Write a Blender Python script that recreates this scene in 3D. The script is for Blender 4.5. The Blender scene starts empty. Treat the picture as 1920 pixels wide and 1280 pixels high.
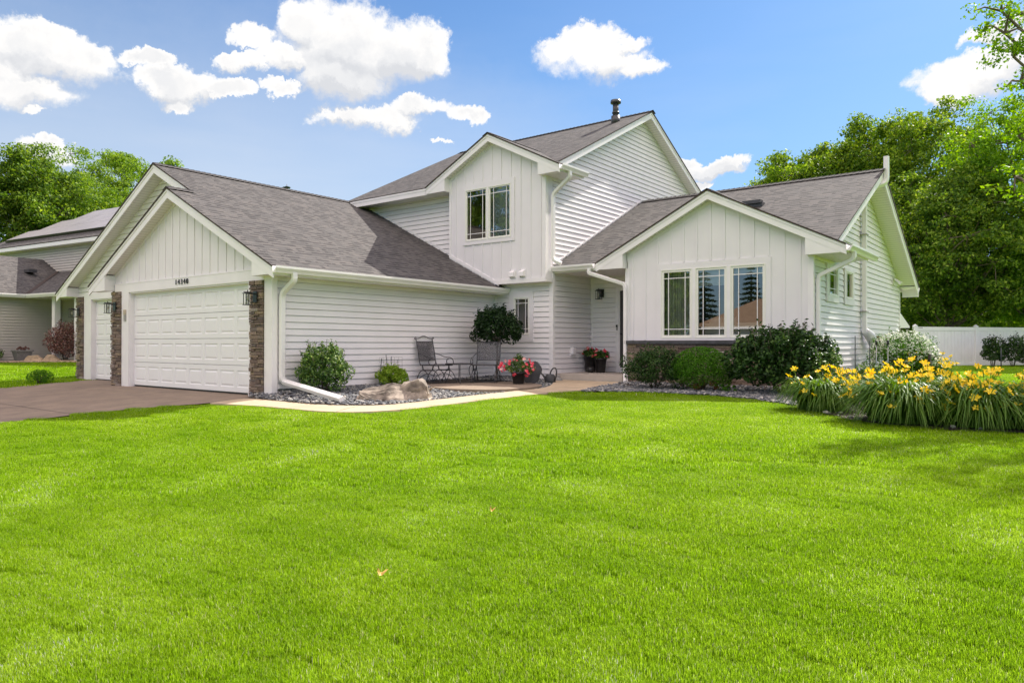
import bpy, bmesh, math, random
import numpy as np
from mathutils import Vector, Matrix, noise as mnoise
R = math.radians
scene = bpy.context.scene
COL = scene.collection

# ------------------------------------------------------------------ materials
def new_mat(name):
    m = bpy.data.materials.new(name); m.use_nodes = True
    nt = m.node_tree
    for n in list(nt.nodes): nt.nodes.remove(n)
    out = nt.nodes.new('ShaderNodeOutputMaterial')
    return m, nt, out
def N(nt, t, **kw):
    n = nt.nodes.new(t)
    for k, v in kw.items():
        if k.startswith('i_'):
            key = k[2:]
            key = int(key) if key.isdigit() else key.replace('_', ' ')
            n.inputs[key].default_value = v
        else: setattr(n, k, v)
    return n
def L(nt, a, b): nt.links.new(a, b)
def ramp(nt, fac, stops, interp='LINEAR'):
    r = nt.nodes.new('ShaderNodeValToRGB'); r.color_ramp.interpolation = interp
    el = r.color_ramp.elements
    while len(el) > 1: el.remove(el[0])
    el[0].position = stops[0][0]; el[0].color = (*stops[0][1], 1)
    for p, c in stops[1:]:
        e = el.new(p); e.color = (*c, 1)
    L(nt, fac, r.inputs[0]); return r
def simple(name, col, rough=.5, metal=0, nscale=6, namt=.12, bump=0, bscale=40, spec=.5):
    m, nt, out = new_mat(name)
    b = N(nt, 'ShaderNodeBsdfPrincipled'); L(nt, b.outputs[0], out.inputs[0])
    b.inputs['Roughness'].default_value = rough; b.inputs['Metallic'].default_value = metal
    b.inputs['Specular IOR Level'].default_value = spec
    tc = N(nt, 'ShaderNodeTexCoord')
    nz = N(nt, 'ShaderNodeTexNoise'); nz.inputs['Scale'].default_value = nscale; nz.inputs['Detail'].default_value = 5
    L(nt, tc.outputs['Object'], nz.inputs['Vector'])
    a = tuple(c * (1 - namt) for c in col); c2 = tuple(min(1, c * (1 + namt)) for c in col)
    r = ramp(nt, nz.outputs[0], [(.3, a), (.7, c2)]); L(nt, r.outputs[0], b.inputs['Base Color'])
    if bump:
        n2 = N(nt, 'ShaderNodeTexNoise'); n2.inputs['Scale'].default_value = bscale; n2.inputs['Detail'].default_value = 4
        L(nt, tc.outputs['Object'], n2.inputs['Vector'])
        bp = N(nt, 'ShaderNodeBump'); bp.inputs['Strength'].default_value = bump; bp.inputs['Distance'].default_value = .01
        L(nt, n2.outputs[0], bp.inputs['Height']); L(nt, bp.outputs[0], b.inputs['Normal'])
    return m
M = {}
M['siding'] = simple('white_vinyl_siding', (.825, .785, .79), .45, nscale=2.5, namt=.03, bump=.1, bscale=60)
M['board'] = simple('white_board_siding', (.79, .755, .775), .5, nscale=2, namt=.025, bump=.15, bscale=90)
M['trim'] = simple('white_trim_paint', (.835, .80, .805), .4, nscale=3, namt=.03)
M['door_white'] = simple('white_garage_door_paint', (.83, .82, .82), .38, nscale=2, namt=.02, bump=.05, bscale=120)
M['vinyl'] = simple('cream_window_vinyl', (.83, .81, .75), .35, nscale=3, namt=.02)
M['gutter'] = simple('white_aluminium_gutter', (.83, .80, .79), .3, nscale=2, namt=.05)
M['black'] = simple('black_metal', (.02, .02, .022), .35, nscale=12, namt=.3)
M['iron'] = simple('dark_wrought_iron', (.055, .052, .055), .45, nscale=20, namt=.3)
M['pipe_dark'] = simple('dark_flue_metal', (.05, .05, .055), .4, nscale=8, namt=.3)
M['conc'] = simple('concrete_walk', (.48, .38, .27), .85, nscale=1.6, namt=.12, bump=.5, bscale=180)
M['stoop'] = simple('stoop_concrete', (.44, .39, .34), .85, nscale=3, namt=.12, bump=.4, bscale=120)
M['drive'] = simple('driveway_concrete', (.25, .195, .155), .85, nscale=.9, namt=.16, bump=.5, bscale=160)
def mat_paving(name, col, sp=.16):
    m, nt, out = new_mat(name); b = N(nt, 'ShaderNodeBsdfPrincipled', i_Roughness=.85); b.inputs['Specular IOR Level'].default_value = .25; L(nt, b.outputs[0], out.inputs[0])
    g = N(nt, 'ShaderNodeNewGeometry'); o = None
    for sc, lo, hi, a, c in ((140, .3, .7, 1 - sp, 1 + sp), (2.6, .35, .7, .84, 1.08), (.5, .3, .7, .90, 1.08), (9, .62, .70, 1.0, .80)):
        n = N(nt, 'ShaderNodeTexNoise', i_Scale=sc, i_Detail=6.0); L(nt, g.outputs['Position'], n.inputs['Vector'])
        r = ramp(nt, n.outputs[0], [(lo, (a,) * 3), (hi, (c, c * (.99 if c > 1 else 1), c * (.97 if c > 1 else 1)))])
        if o is None:
            mx = N(nt, 'ShaderNodeMix', data_type='RGBA', blend_type='MULTIPLY'); mx.inputs[0].default_value = 1; mx.inputs[6].default_value = (*col, 1)
        else:
            mx = N(nt, 'ShaderNodeMix', data_type='RGBA', blend_type='MULTIPLY'); mx.inputs[0].default_value = 1; L(nt, o, mx.inputs[6])
        L(nt, r.outputs[0], mx.inputs[7]); o = mx.outputs[2]
        if sc == 140: bp = N(nt, 'ShaderNodeBump', i_Strength=.5, i_Distance=.005); L(nt, n.outputs[0], bp.inputs['Height']); L(nt, bp.outputs[0], b.inputs['Normal'])
    L(nt, o, b.inputs['Base Color']); return m
M['drive'] = mat_paving('driveway_aggregate', (.255, .20, .158)); M['conc'] = mat_paving('walk_concrete', (.49, .39, .28), .1)
M['found'] = simple('foundation_concrete', (.35, .31, .27), .9, nscale=4, namt=.15, bump=.4, bscale=60)
M['joint'] = simple('joint_dark', (.12, .10, .09), .9)
M['soil'] = simple('mulch_soil', (.06, .045, .035), .95, nscale=30, namt=.5, bump=1, bscale=60)
M['cap'] = simple('dark_stone_cap', (.06, .06, .065), .7, nscale=8, namt=.3, bump=.4, bscale=40)
M['pot'] = simple('dark_planter', (.02, .018, .018), .35, nscale=20, namt=.3, bump=.5, bscale=30)
M['potgray'] = simple('gray_planter', (.2, .19, .19), .7, nscale=10, namt=.2)
M['beige'] = simple('beige_enamel', (.5, .45, .36), .4, nscale=6, namt=.08)
M['tan'] = simple('tan_plastic', (.45, .38, .29), .5)
M['grayp'] = simple('gray_plastic', (.35, .33, .32), .5)
M['bark'] = simple('tree_bark', (.13, .10, .075), .9, nscale=8, namt=.35, bump=1, bscale=25)
M['bark_light'] = simple('pale_bark', (.24, .20, .16), .9, nscale=8, namt=.35, bump=1, bscale=25)
M['wood_dark'] = simple('dark_wood_boards', (.05, .03, .025), .7, nscale=10, namt=.35)
M['fence'] = simple('white_vinyl_fence', (.84, .83, .84), .4, nscale=3, namt=.03)
M['rust'] = simple('rusty_pipe', (.13, .045, .03), .7)
M['curtain'] = simple('pale_curtain', (.62, .62, .56), .8, nscale=3, namt=.1)
M['white_cloth'] = simple('white_cloth', (.7, .66, .58), .8)
M['blind'] = simple('white_blind', (.55, .6, .68), .6)
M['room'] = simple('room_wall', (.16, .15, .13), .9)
M['roof_tan'] = simple('tan_shingle', (.25, .17, .12), .9, nscale=14, namt=.3, bump=.6, bscale=30)
M['nsiding'] = simple('gray_beige_siding', (.52, .475, .43), .5, nscale=2.5, namt=.04)
M['hose'] = simple('green_hose', (.02, .06, .03), .4)
M['blue'] = simple('blue_wire', (.02, .12, .35), .4)
M['hook'] = simple('thin_dark_stake', (.04, .045, .05), .4)
M['glass_lamp'] = None

def mat_soffit():
    m, nt, out = new_mat('soffit_panels')
    b = N(nt, 'ShaderNodeBsdfPrincipled', i_Roughness=.45); L(nt, b.outputs[0], out.inputs[0])
    uv = N(nt, 'ShaderNodeUVMap'); sp = N(nt, 'ShaderNodeSeparateXYZ'); L(nt, uv.outputs[0], sp.inputs[0])
    mm = N(nt, 'ShaderNodeMath', operation='MULTIPLY'); mm.inputs[1].default_value = 1 / .1; L(nt, sp.outputs[0], mm.inputs[0])
    fr = N(nt, 'ShaderNodeMath', operation='FRACT'); L(nt, mm.outputs[0], fr.inputs[0])
    r = ramp(nt, fr.outputs[0], [(0, (.35, .35, .34)), (.06, (.35, .35, .34)), (.12, (.79, .75, .74)), (1, (.79, .75, .74))])
    L(nt, r.outputs[0], b.inputs['Base Color'])
    bp = N(nt, 'ShaderNodeBump', i_Strength=.6, i_Distance=.01); L(nt, r.outputs[0], bp.inputs['Height']); L(nt, bp.outputs[0], b.inputs['Normal'])
    return m
M['soffit'] = mat_soffit()

def mat_shingle(name, base=(.106, .099, .096), dark=(.030, .027, .028)):
    m, nt, out = new_mat(name)
    b = N(nt, 'ShaderNodeBsdfPrincipled', i_Roughness=.9); L(nt, b.outputs[0], out.inputs[0])
    b.inputs['Specular IOR Level'].default_value = .15
    uv = N(nt, 'ShaderNodeUVMap')
    # wavy butt line
    sp = N(nt, 'ShaderNodeSeparateXYZ'); L(nt, uv.outputs[0], sp.inputs[0])
    ROW = .143
    def mth(op, a, bb=None, c=None):
        n = N(nt, 'ShaderNodeMath', operation=op)
        for i, x in enumerate((a, bb, c)):
            if x is None: continue
            if isinstance(x, (int, float)): n.inputs[i].default_value = x
            else: L(nt, x, n.inputs[i])
        return n.outputs[0]
    rv = mth('DIVIDE', sp.outputs[1], ROW); row = mth('FLOOR', rv); fv = mth('FRACT', rv)
    # per row random offset
    wn = N(nt, 'ShaderNodeTexWhiteNoise', noise_dimensions='1D'); L(nt, row, wn.inputs['W'])
    u = mth('ADD', sp.outputs[0], mth('MULTIPLY', wn.outputs[0], 3.7))
    # tabs of uneven width: voronoi 1D per row
    cmb = N(nt, 'ShaderNodeCombineXYZ'); L(nt, mth('MULTIPLY', u, 6.6), cmb.inputs[0]); L(nt, mth('MULTIPLY', row, 17.3), cmb.inputs[1])
    vo = N(nt, 'ShaderNodeTexVoronoi', voronoi_dimensions='2D'); vo.inputs['Scale'].default_value = 1.0; L(nt, cmb.outputs[0], vo.inputs['Vector'])
    sc = N(nt, 'ShaderNodeSeparateColor'); L(nt, vo.outputs['Color'], sc.inputs[0])
    tab = sc.outputs[0]; tone = sc.outputs[1]
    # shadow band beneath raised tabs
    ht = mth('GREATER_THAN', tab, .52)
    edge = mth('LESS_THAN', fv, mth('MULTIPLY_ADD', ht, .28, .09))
    base_r = ramp(nt, tone, [(0, tuple(c * .80 for c in base)), (.5, base), (1, (base[0] * 1.18, base[1] * 1.15, base[2] * 1.12))])
    gr = N(nt, 'ShaderNodeTexNoise'); gr.inputs['Scale'].default_value = 90; gr.inputs['Detail'].default_value = 3; L(nt, uv.outputs[0], gr.inputs['Vector'])
    g2 = N(nt, 'ShaderNodeTexNoise'); g2.inputs['Scale'].default_value = .5; g2.inputs['Detail'].default_value = 4; L(nt, uv.outputs[0], g2.inputs['Vector'])
    f = mth('MULTIPLY', mth('MULTIPLY_ADD', gr.outputs[0], 1.0, .5), mth('MULTIPLY_ADD', g2.outputs[0], .3, .85))
    mx = N(nt, 'ShaderNodeMix', data_type='RGBA', blend_type='MULTIPLY'); mx.inputs[0].default_value = 1
    L(nt, base_r.outputs[0], mx.inputs[6])
    cc = N(nt, 'ShaderNodeCombineColor'); [L(nt, f, cc.inputs[i]) for i in range(3)]; L(nt, cc.outputs[0], mx.inputs[7])
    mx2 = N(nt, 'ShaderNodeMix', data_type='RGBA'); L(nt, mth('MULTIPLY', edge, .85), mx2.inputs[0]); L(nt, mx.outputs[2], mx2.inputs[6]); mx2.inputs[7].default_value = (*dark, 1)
    L(nt, mx2.outputs[2], b.inputs['Base Color'])
    hh = mth('ADD', mth('MULTIPLY', mth('SUBTRACT', 1.0, fv), .5), mth('MULTIPLY', ht, .35))
    hh = mth('ADD', hh, mth('MULTIPLY', gr.outputs[0], .3))
    bp = N(nt, 'ShaderNodeBump', i_Strength=.8, i_Distance=.012); L(nt, hh, bp.inputs['Height']); L(nt, bp.outputs[0], b.inputs['Normal'])
    return m
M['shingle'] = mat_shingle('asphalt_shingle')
M['shingle_edge'] = simple('shingle_edge', (.05, .035, .03), .9, nscale=20, namt=.4)
M['solar'] = simple('solar_glass', (.32, .29, .28), .35, nscale=1, namt=.1)

def mat_island(name, stops, rough=.7, nscale=25, bump=.6, mixn=.35):
    m, nt, out = new_mat(name)
    b = N(nt, 'ShaderNodeBsdfPrincipled', i_Roughness=rough); L(nt, b.outputs[0], out.inputs[0])
    g = N(nt, 'ShaderNodeNewGeometry'); r = ramp(nt, g.outputs['Random Per Island'], stops)
    tc = N(nt, 'ShaderNodeTexCoord'); nz = N(nt, 'ShaderNodeTexNoise'); nz.inputs['Scale'].default_value = nscale; nz.inputs['Detail'].default_value = 5
    L(nt, tc.outputs['Object'], nz.inputs['Vector'])
    rr = ramp(nt, nz.outputs[0], [(.3, (1 - mixn,) * 3), (.7, (1 + mixn * .5,) * 3)])
    mx = N(nt, 'ShaderNodeMix', data_type='RGBA', blend_type='MULTIPLY'); mx.inputs[0].default_value = 1
    L(nt, r.outputs[0], mx.inputs[6]); L(nt, rr.outputs[0], mx.inputs[7]); L(nt, mx.outputs[2], b.inputs['Base Color'])
    bp = N(nt, 'ShaderNodeBump', i_Strength=bump, i_Distance=.01); L(nt, nz.outputs[0], bp.inputs['Height']); L(nt, bp.outputs[0], b.inputs['Normal'])
    return m
M['ledge'] = mat_island('ledgestone', [(0, (.12, .085, .068)), (.25, (.19, .135, .105)), (.45, (.26, .195, .145)), (.6, (.13, .105, .10)), (.75, (.32, .24, .15)), (.88, (.21, .155, .13)), (1, (.42, .36, .32))], .85)
M['gravel'] = mat_island('blue_gray_gravel', [(0, (.085, .09, .10)), (.45, (.15, .155, .17)), (.7, (.22, .22, .215)), (.88, (.36, .34, .31)), (1, (.5, .47, .42))], .75, nscale=40, mixn=.2, bump=.3)
M['boulder'] = mat_island('pale_boulder', [(0, (.28, .23, .185)), (1, (.28, .23, .185))], .85, nscale=5, mixn=.75, bump=1)
M['rock'] = mat_island('tan_field_rock', [(0, (.38, .28, .19)), (1, (.42, .31, .2))], .85, nscale=6, mixn=.35, bump=1)

def mat_leaf(name, stops, trans=.35, rough=.5, wn=.5, spec=.3, wscale=.6):
    """leaf colour: per-leaf random tone and a slow drift through the plant"""
    m, nt, out = new_mat(name)
    g = N(nt, 'ShaderNodeNewGeometry')
    nz = N(nt, 'ShaderNodeTexNoise'); nz.inputs['Scale'].default_value = wscale; nz.inputs['Detail'].default_value = 3
    L(nt, g.outputs['Position'], nz.inputs['Vector'])
    a = N(nt, 'ShaderNodeMath', operation='MULTIPLY_ADD'); L(nt, nz.outputs[0], a.inputs[0]); a.inputs[1].default_value = wn * 2; a.inputs[2].default_value = -wn
    s = N(nt, 'ShaderNodeMath', operation='ADD', use_clamp=True); L(nt, g.outputs['Random Per Island'], s.inputs[0]); L(nt, a.outputs[0], s.inputs[1])
    r = ramp(nt, s.outputs[0], stops)
    b = N(nt, 'ShaderNodeBsdfPrincipled', i_Roughness=rough); b.inputs['Specular IOR Level'].default_value = spec
    L(nt, r.outputs[0], b.inputs['Base Color'])
    t = N(nt, 'ShaderNodeBsdfTranslucent')
    hs = N(nt, 'ShaderNodeHueSaturation', i_Value=1.25, i_Saturation=1.1); hs.inputs['Hue'].default_value = .485
    L(nt, r.outputs[0], hs.inputs['Color']); L(nt, hs.outputs[0], t.inputs['Color'])
    mx = N(nt, 'ShaderNodeMixShader'); mx.inputs[0].default_value = trans
    L(nt, b.outputs[0], mx.inputs[1]); L(nt, t.outputs[0], mx.inputs[2]); L(nt, mx.outputs[0], out.inputs[0])
    return m
M['leaf_maple'] = mat_leaf('maple_leaves', [(0, (.035, .085, .010)), (.5, (.095, .18, .022)), (.85, (.19, .30, .035)), (1, (.32, .43, .06))], .45, spec=.15)
M['leaf_mid'] = mat_leaf('mid_leaves', [(0, (.05, .12, .012)), (.5, (.13, .23, .025)), (.85, (.23, .34, .04)), (1, (.34, .45, .06))], .48, spec=.15)
M['leaf_light'] = mat_leaf('light_leaves', [(0, (.08, .17, .02)), (.5, (.16, .28, .03)), (1, (.28, .40, .06))], .5, spec=.15)
M['leaf_bright'] = mat_leaf('bright_leaves', [(0, (.08, .19, .015)), (.5, (.16, .32, .022)), (1, (.28, .45, .04))], .5, spec=.18)
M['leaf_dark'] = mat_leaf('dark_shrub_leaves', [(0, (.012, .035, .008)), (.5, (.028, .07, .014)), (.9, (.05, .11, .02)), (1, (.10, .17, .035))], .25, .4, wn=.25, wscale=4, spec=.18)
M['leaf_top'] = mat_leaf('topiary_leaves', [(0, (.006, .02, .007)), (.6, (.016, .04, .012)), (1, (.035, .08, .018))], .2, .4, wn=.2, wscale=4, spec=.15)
M['leaf_box'] = mat_leaf('boxwood_leaves', [(0, (.03, .10, .006)), (.5, (.06, .18, .010)), (1, (.11, .27, .018))], .3, .45, wn=.2, wscale=4, spec=.12)
M['leaf_burn'] = mat_leaf('burning_bush_leaves', [(0, (.02, .06, .012)), (.5, (.06, .14, .022)), (.85, (.16, .27, .05)), (1, (.34, .44, .14))], .35, .45, wn=.3, wscale=3)
M['leaf_lime'] = mat_leaf('lime_leaves', [(0, (.14, .26, .02)), (.5, (.25, .42, .03)), (1, (.42, .55, .07))], .4, .45, wn=.15, wscale=3)
M['leaf_red'] = mat_leaf('reddish_leaves', [(0, (.05, .025, .02)), (.4, (.14, .06, .05)), (.8, (.30, .15, .12)), (1, (.5, .32, .28))], .25, .5, wn=.2, wscale=3)
M['leaf_brown'] = mat_leaf('brown_dead_leaves', [(0, (.12, .04, .01)), (1, (.28, .12, .03))], .2, .6, wn=.2, wscale=3)
M['leaf_lily'] = mat_leaf('daylily_blades', [(0, (.05, .12, .012)), (.6, (.11, .22, .022)), (1, (.16, .25, .05))], .38, .42, wn=.2, wscale=3, spec=.25)
M['petal_yellow'] = mat_leaf('yellow_petals', [(0, (.88, .46, .005)), (.4, (.92, .64, .02)), (1, (.96, .76, .08))], .3, .5, wn=.3, wscale=2)
M['petal_red'] = mat_leaf('red_petals', [(0, (.65, .03, .06)), (.6, (.75, .06, .10)), (1, (.85, .25, .25))], .25, .5, wn=.3, wscale=9)
M['petal_pink'] = mat_leaf('pale_pink_petals', [(0, (.8, .3, .3)), (1, (.85, .55, .5))], .25, .5, wn=.2, wscale=9)
M['petal_white'] = mat_leaf('white_petals', [(0, (.62, .64, .5)), (1, (.85, .85, .78))], .25, .5, wn=.2, wscale=9)
M['dry'] = mat_leaf('dry_stalks', [(0, (.25, .17, .10)), (1, (.5, .38, .25))], .2, .6, wn=.2, wscale=9)
M['conifer'] = mat_leaf('spruce_needles', [(0, (.015, .035, .018)), (1, (.05, .09, .045))], .15, .6, wn=.2)

def mat_grass():
    m, nt, out = new_mat('grass_blades')
    g = N(nt, 'ShaderNodeNewGeometry'); tc = N(nt, 'ShaderNodeTexCoord')
    r = ramp(nt, g.outputs['Random Per Island'], [(0, (.09, .17, .004)), (.35, (.22, .37, .006)), (.8, (.35, .55, .010)), (.93, (.42, .60, .025)), (.97, (.5, .52, .16)), (1, (.62, .60, .30))])
    n1 = N(nt, 'ShaderNodeTexNoise'); n1.inputs['Scale'].default_value = 1.3; n1.inputs['Detail'].default_value = 5; L(nt, g.outputs['Position'], n1.inputs['Vector'])
    n2 = N(nt, 'ShaderNodeTexNoise'); n2.inputs['Scale'].default_value = .28; n2.inputs['Detail'].default_value = 3; L(nt, g.outputs['Position'], n2.inputs['Vector'])
    f1 = ramp(nt, n1.outputs[0], [(.30, (.84, .90, .8)), (.50, (1.0, 1.0, 1.0)), (.62, (1.15, 1.10, 1.8)), (.72, (1.35, 1.2, 3.6))])
    f2 = ramp(nt, n2.outputs[0], [(.35, (.93, .97, .9)), (.65, (1.05, 1.03, 1.0))])
    a = N(nt, 'ShaderNodeMix', data_type='RGBA', blend_type='MULTIPLY'); a.inputs[0].default_value = 1; L(nt, r.outputs[0], a.inputs[6]); L(nt, f1.outputs[0], a.inputs[7])
    b2 = N(nt, 'ShaderNodeMix', data_type='RGBA', blend_type='MULTIPLY'); b2.inputs[0].default_value = 1; L(nt, a.outputs[2], b2.inputs[6]); L(nt, f2.outputs[0], b2.inputs[7])
    b = N(nt, 'ShaderNodeBsdfPrincipled', i_Roughness=.45); b.inputs['Specular IOR Level'].default_value = .12; n3 = N(nt, 'ShaderNodeTexNoise'); n3.inputs['Scale'].default_value = 1.0; n3.inputs['Detail'].default_value = 3
    mp3 = N(nt, 'ShaderNodeMapping'); mp3.inputs['Rotation'].default_value = (0, 0, -.55); mp3.inputs['Scale'].default_value = (.22, 1.7, 1); L(nt, g.outputs['Position'], mp3.inputs[0]); L(nt, mp3.outputs[0], n3.inputs['Vector'])
    f3 = ramp(nt, n3.outputs[0], [(.40, (.93, .96, .9)), (.60, (1.08, 1.05, 1.3))])
    b3 = N(nt, 'ShaderNodeMix', data_type='RGBA', blend_type='MULTIPLY'); b3.inputs[0].default_value = 1; L(nt, b2.outputs[2], b3.inputs[6]); L(nt, f3.outputs[0], b3.inputs[7]); b2 = b3
    L(nt, b2.outputs[2], b.inputs['Base Color'])
    t = N(nt, 'ShaderNodeBsdfTranslucent'); L(nt, b2.outputs[2], t.inputs['Color'])
    mx = N(nt, 'ShaderNodeMixShader'); mx.inputs[0].default_value = .58
    L(nt, b.outputs[0], mx.inputs[1]); L(nt, t.outputs[0], mx.inputs[2]); L(nt, mx.outputs[0], out.inputs[0])
    return m
M['grass'] = mat_grass()
def mat_lawn():
    m, nt, out = new_mat('lawn_turf')
    g = N(nt, 'ShaderNodeNewGeometry')
    n1 = N(nt, 'ShaderNodeTexNoise'); n1.inputs['Scale'].default_value = 45; n1.inputs['Detail'].default_value = 6; L(nt, g.outputs['Position'], n1.inputs['Vector'])
    n2 = N(nt, 'ShaderNodeTexNoise'); n2.inputs['Scale'].default_value = .6; n2.inputs['Detail'].default_value = 4; L(nt, g.outputs['Position'], n2.inputs['Vector'])
    r = ramp(nt, n1.outputs[0], [(.3, (.12, .22, .005)), (.55, (.2, .35, .008)), (.75, (.28, .45, .015))])
    f2 = ramp(nt, n2.outputs[0], [(.35, (.8, .85, .8)), (.65, (1.2, 1.1, 1.0))])
    a = N(nt, 'ShaderNodeMix', data_type='RGBA', blend_type='MULTIPLY'); a.inputs[0].default_value = 1; L(nt, r.outputs[0], a.inputs[6]); L(nt, f2.outputs[0], a.inputs[7])
    b = N(nt, 'ShaderNodeBsdfPrincipled', i_Roughness=.9); b.inputs['Specular IOR Level'].default_value = .1; L(nt, a.outputs[2], b.inputs['Base Color'])
    bp = N(nt, 'ShaderNodeBump', i_Strength=1, i_Distance=.05); L(nt, n1.outputs[0], bp.inputs['Height']); L(nt, bp.outputs[0], b.inputs['Normal'])
    L(nt, b.outputs[0], out.inputs[0]); return m
M['lawn'] = mat_lawn()
def mat_glass(name='window_glass', base=.16, k=1.8, tint=(.55, .6, .6)):
    m, nt, out = new_mat(name)
    fr = N(nt, 'ShaderNodeFresnel', i_IOR=1.5); mu = N(nt, 'ShaderNodeMath', operation='MULTIPLY_ADD', use_clamp=True); mu.inputs[1].default_value = k; mu.inputs[2].default_value = base
    L(nt, fr.outputs[0], mu.inputs[0])
    tr = N(nt, 'ShaderNodeBsdfTransparent', i_Color=(*tint, 1)); gl = N(nt, 'ShaderNodeBsdfGlossy', i_Roughness=.006, i_Color=(1, .95, .88, 1))
    mx = N(nt, 'ShaderNodeMixShader'); L(nt, mu.outputs[0], mx.inputs[0]); L(nt, tr.outputs[0], mx.inputs[1]); L(nt, gl.outputs[0], mx.inputs[2]); L(nt, mx.outputs[0], out.inputs[0])
    return m
M['glass'] = mat_glass('window_glass', .13, 1.6, (.8, .82, .8))
M['glass_lamp'] = mat_glass('lantern_glass', .0, .5, (.75, .75, .72))
def mat_mesh():
    m, nt, out = new_mat('woven_metal_mesh')
    b = N(nt, 'ShaderNodeBsdfPrincipled', i_Roughness=.5); b.inputs['Base Color'].default_value = (.075, .07, .075, 1)
    tr = N(nt, 'ShaderNodeBsdfTransparent'); tc = N(nt, 'ShaderNodeTexCoord')
    ck = N(nt, 'ShaderNodeTexNoise'); ck.inputs['Scale'].default_value = 260; L(nt, tc.outputs['Object'], ck.inputs['Vector'])
    cr = ramp(nt, ck.outputs[0], [(.42, (0, 0, 0)), (.46, (1, 1, 1))])
    mx = N(nt, 'ShaderNodeMixShader'); L(nt, cr.outputs[0], mx.inputs[0]); L(nt, tr.outputs[0], mx.inputs[1]); L(nt, b.outputs[0], mx.inputs[2]); L(nt, mx.outputs[0], out.inputs[0])
    return m
M['mesh'] = mat_mesh()

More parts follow.
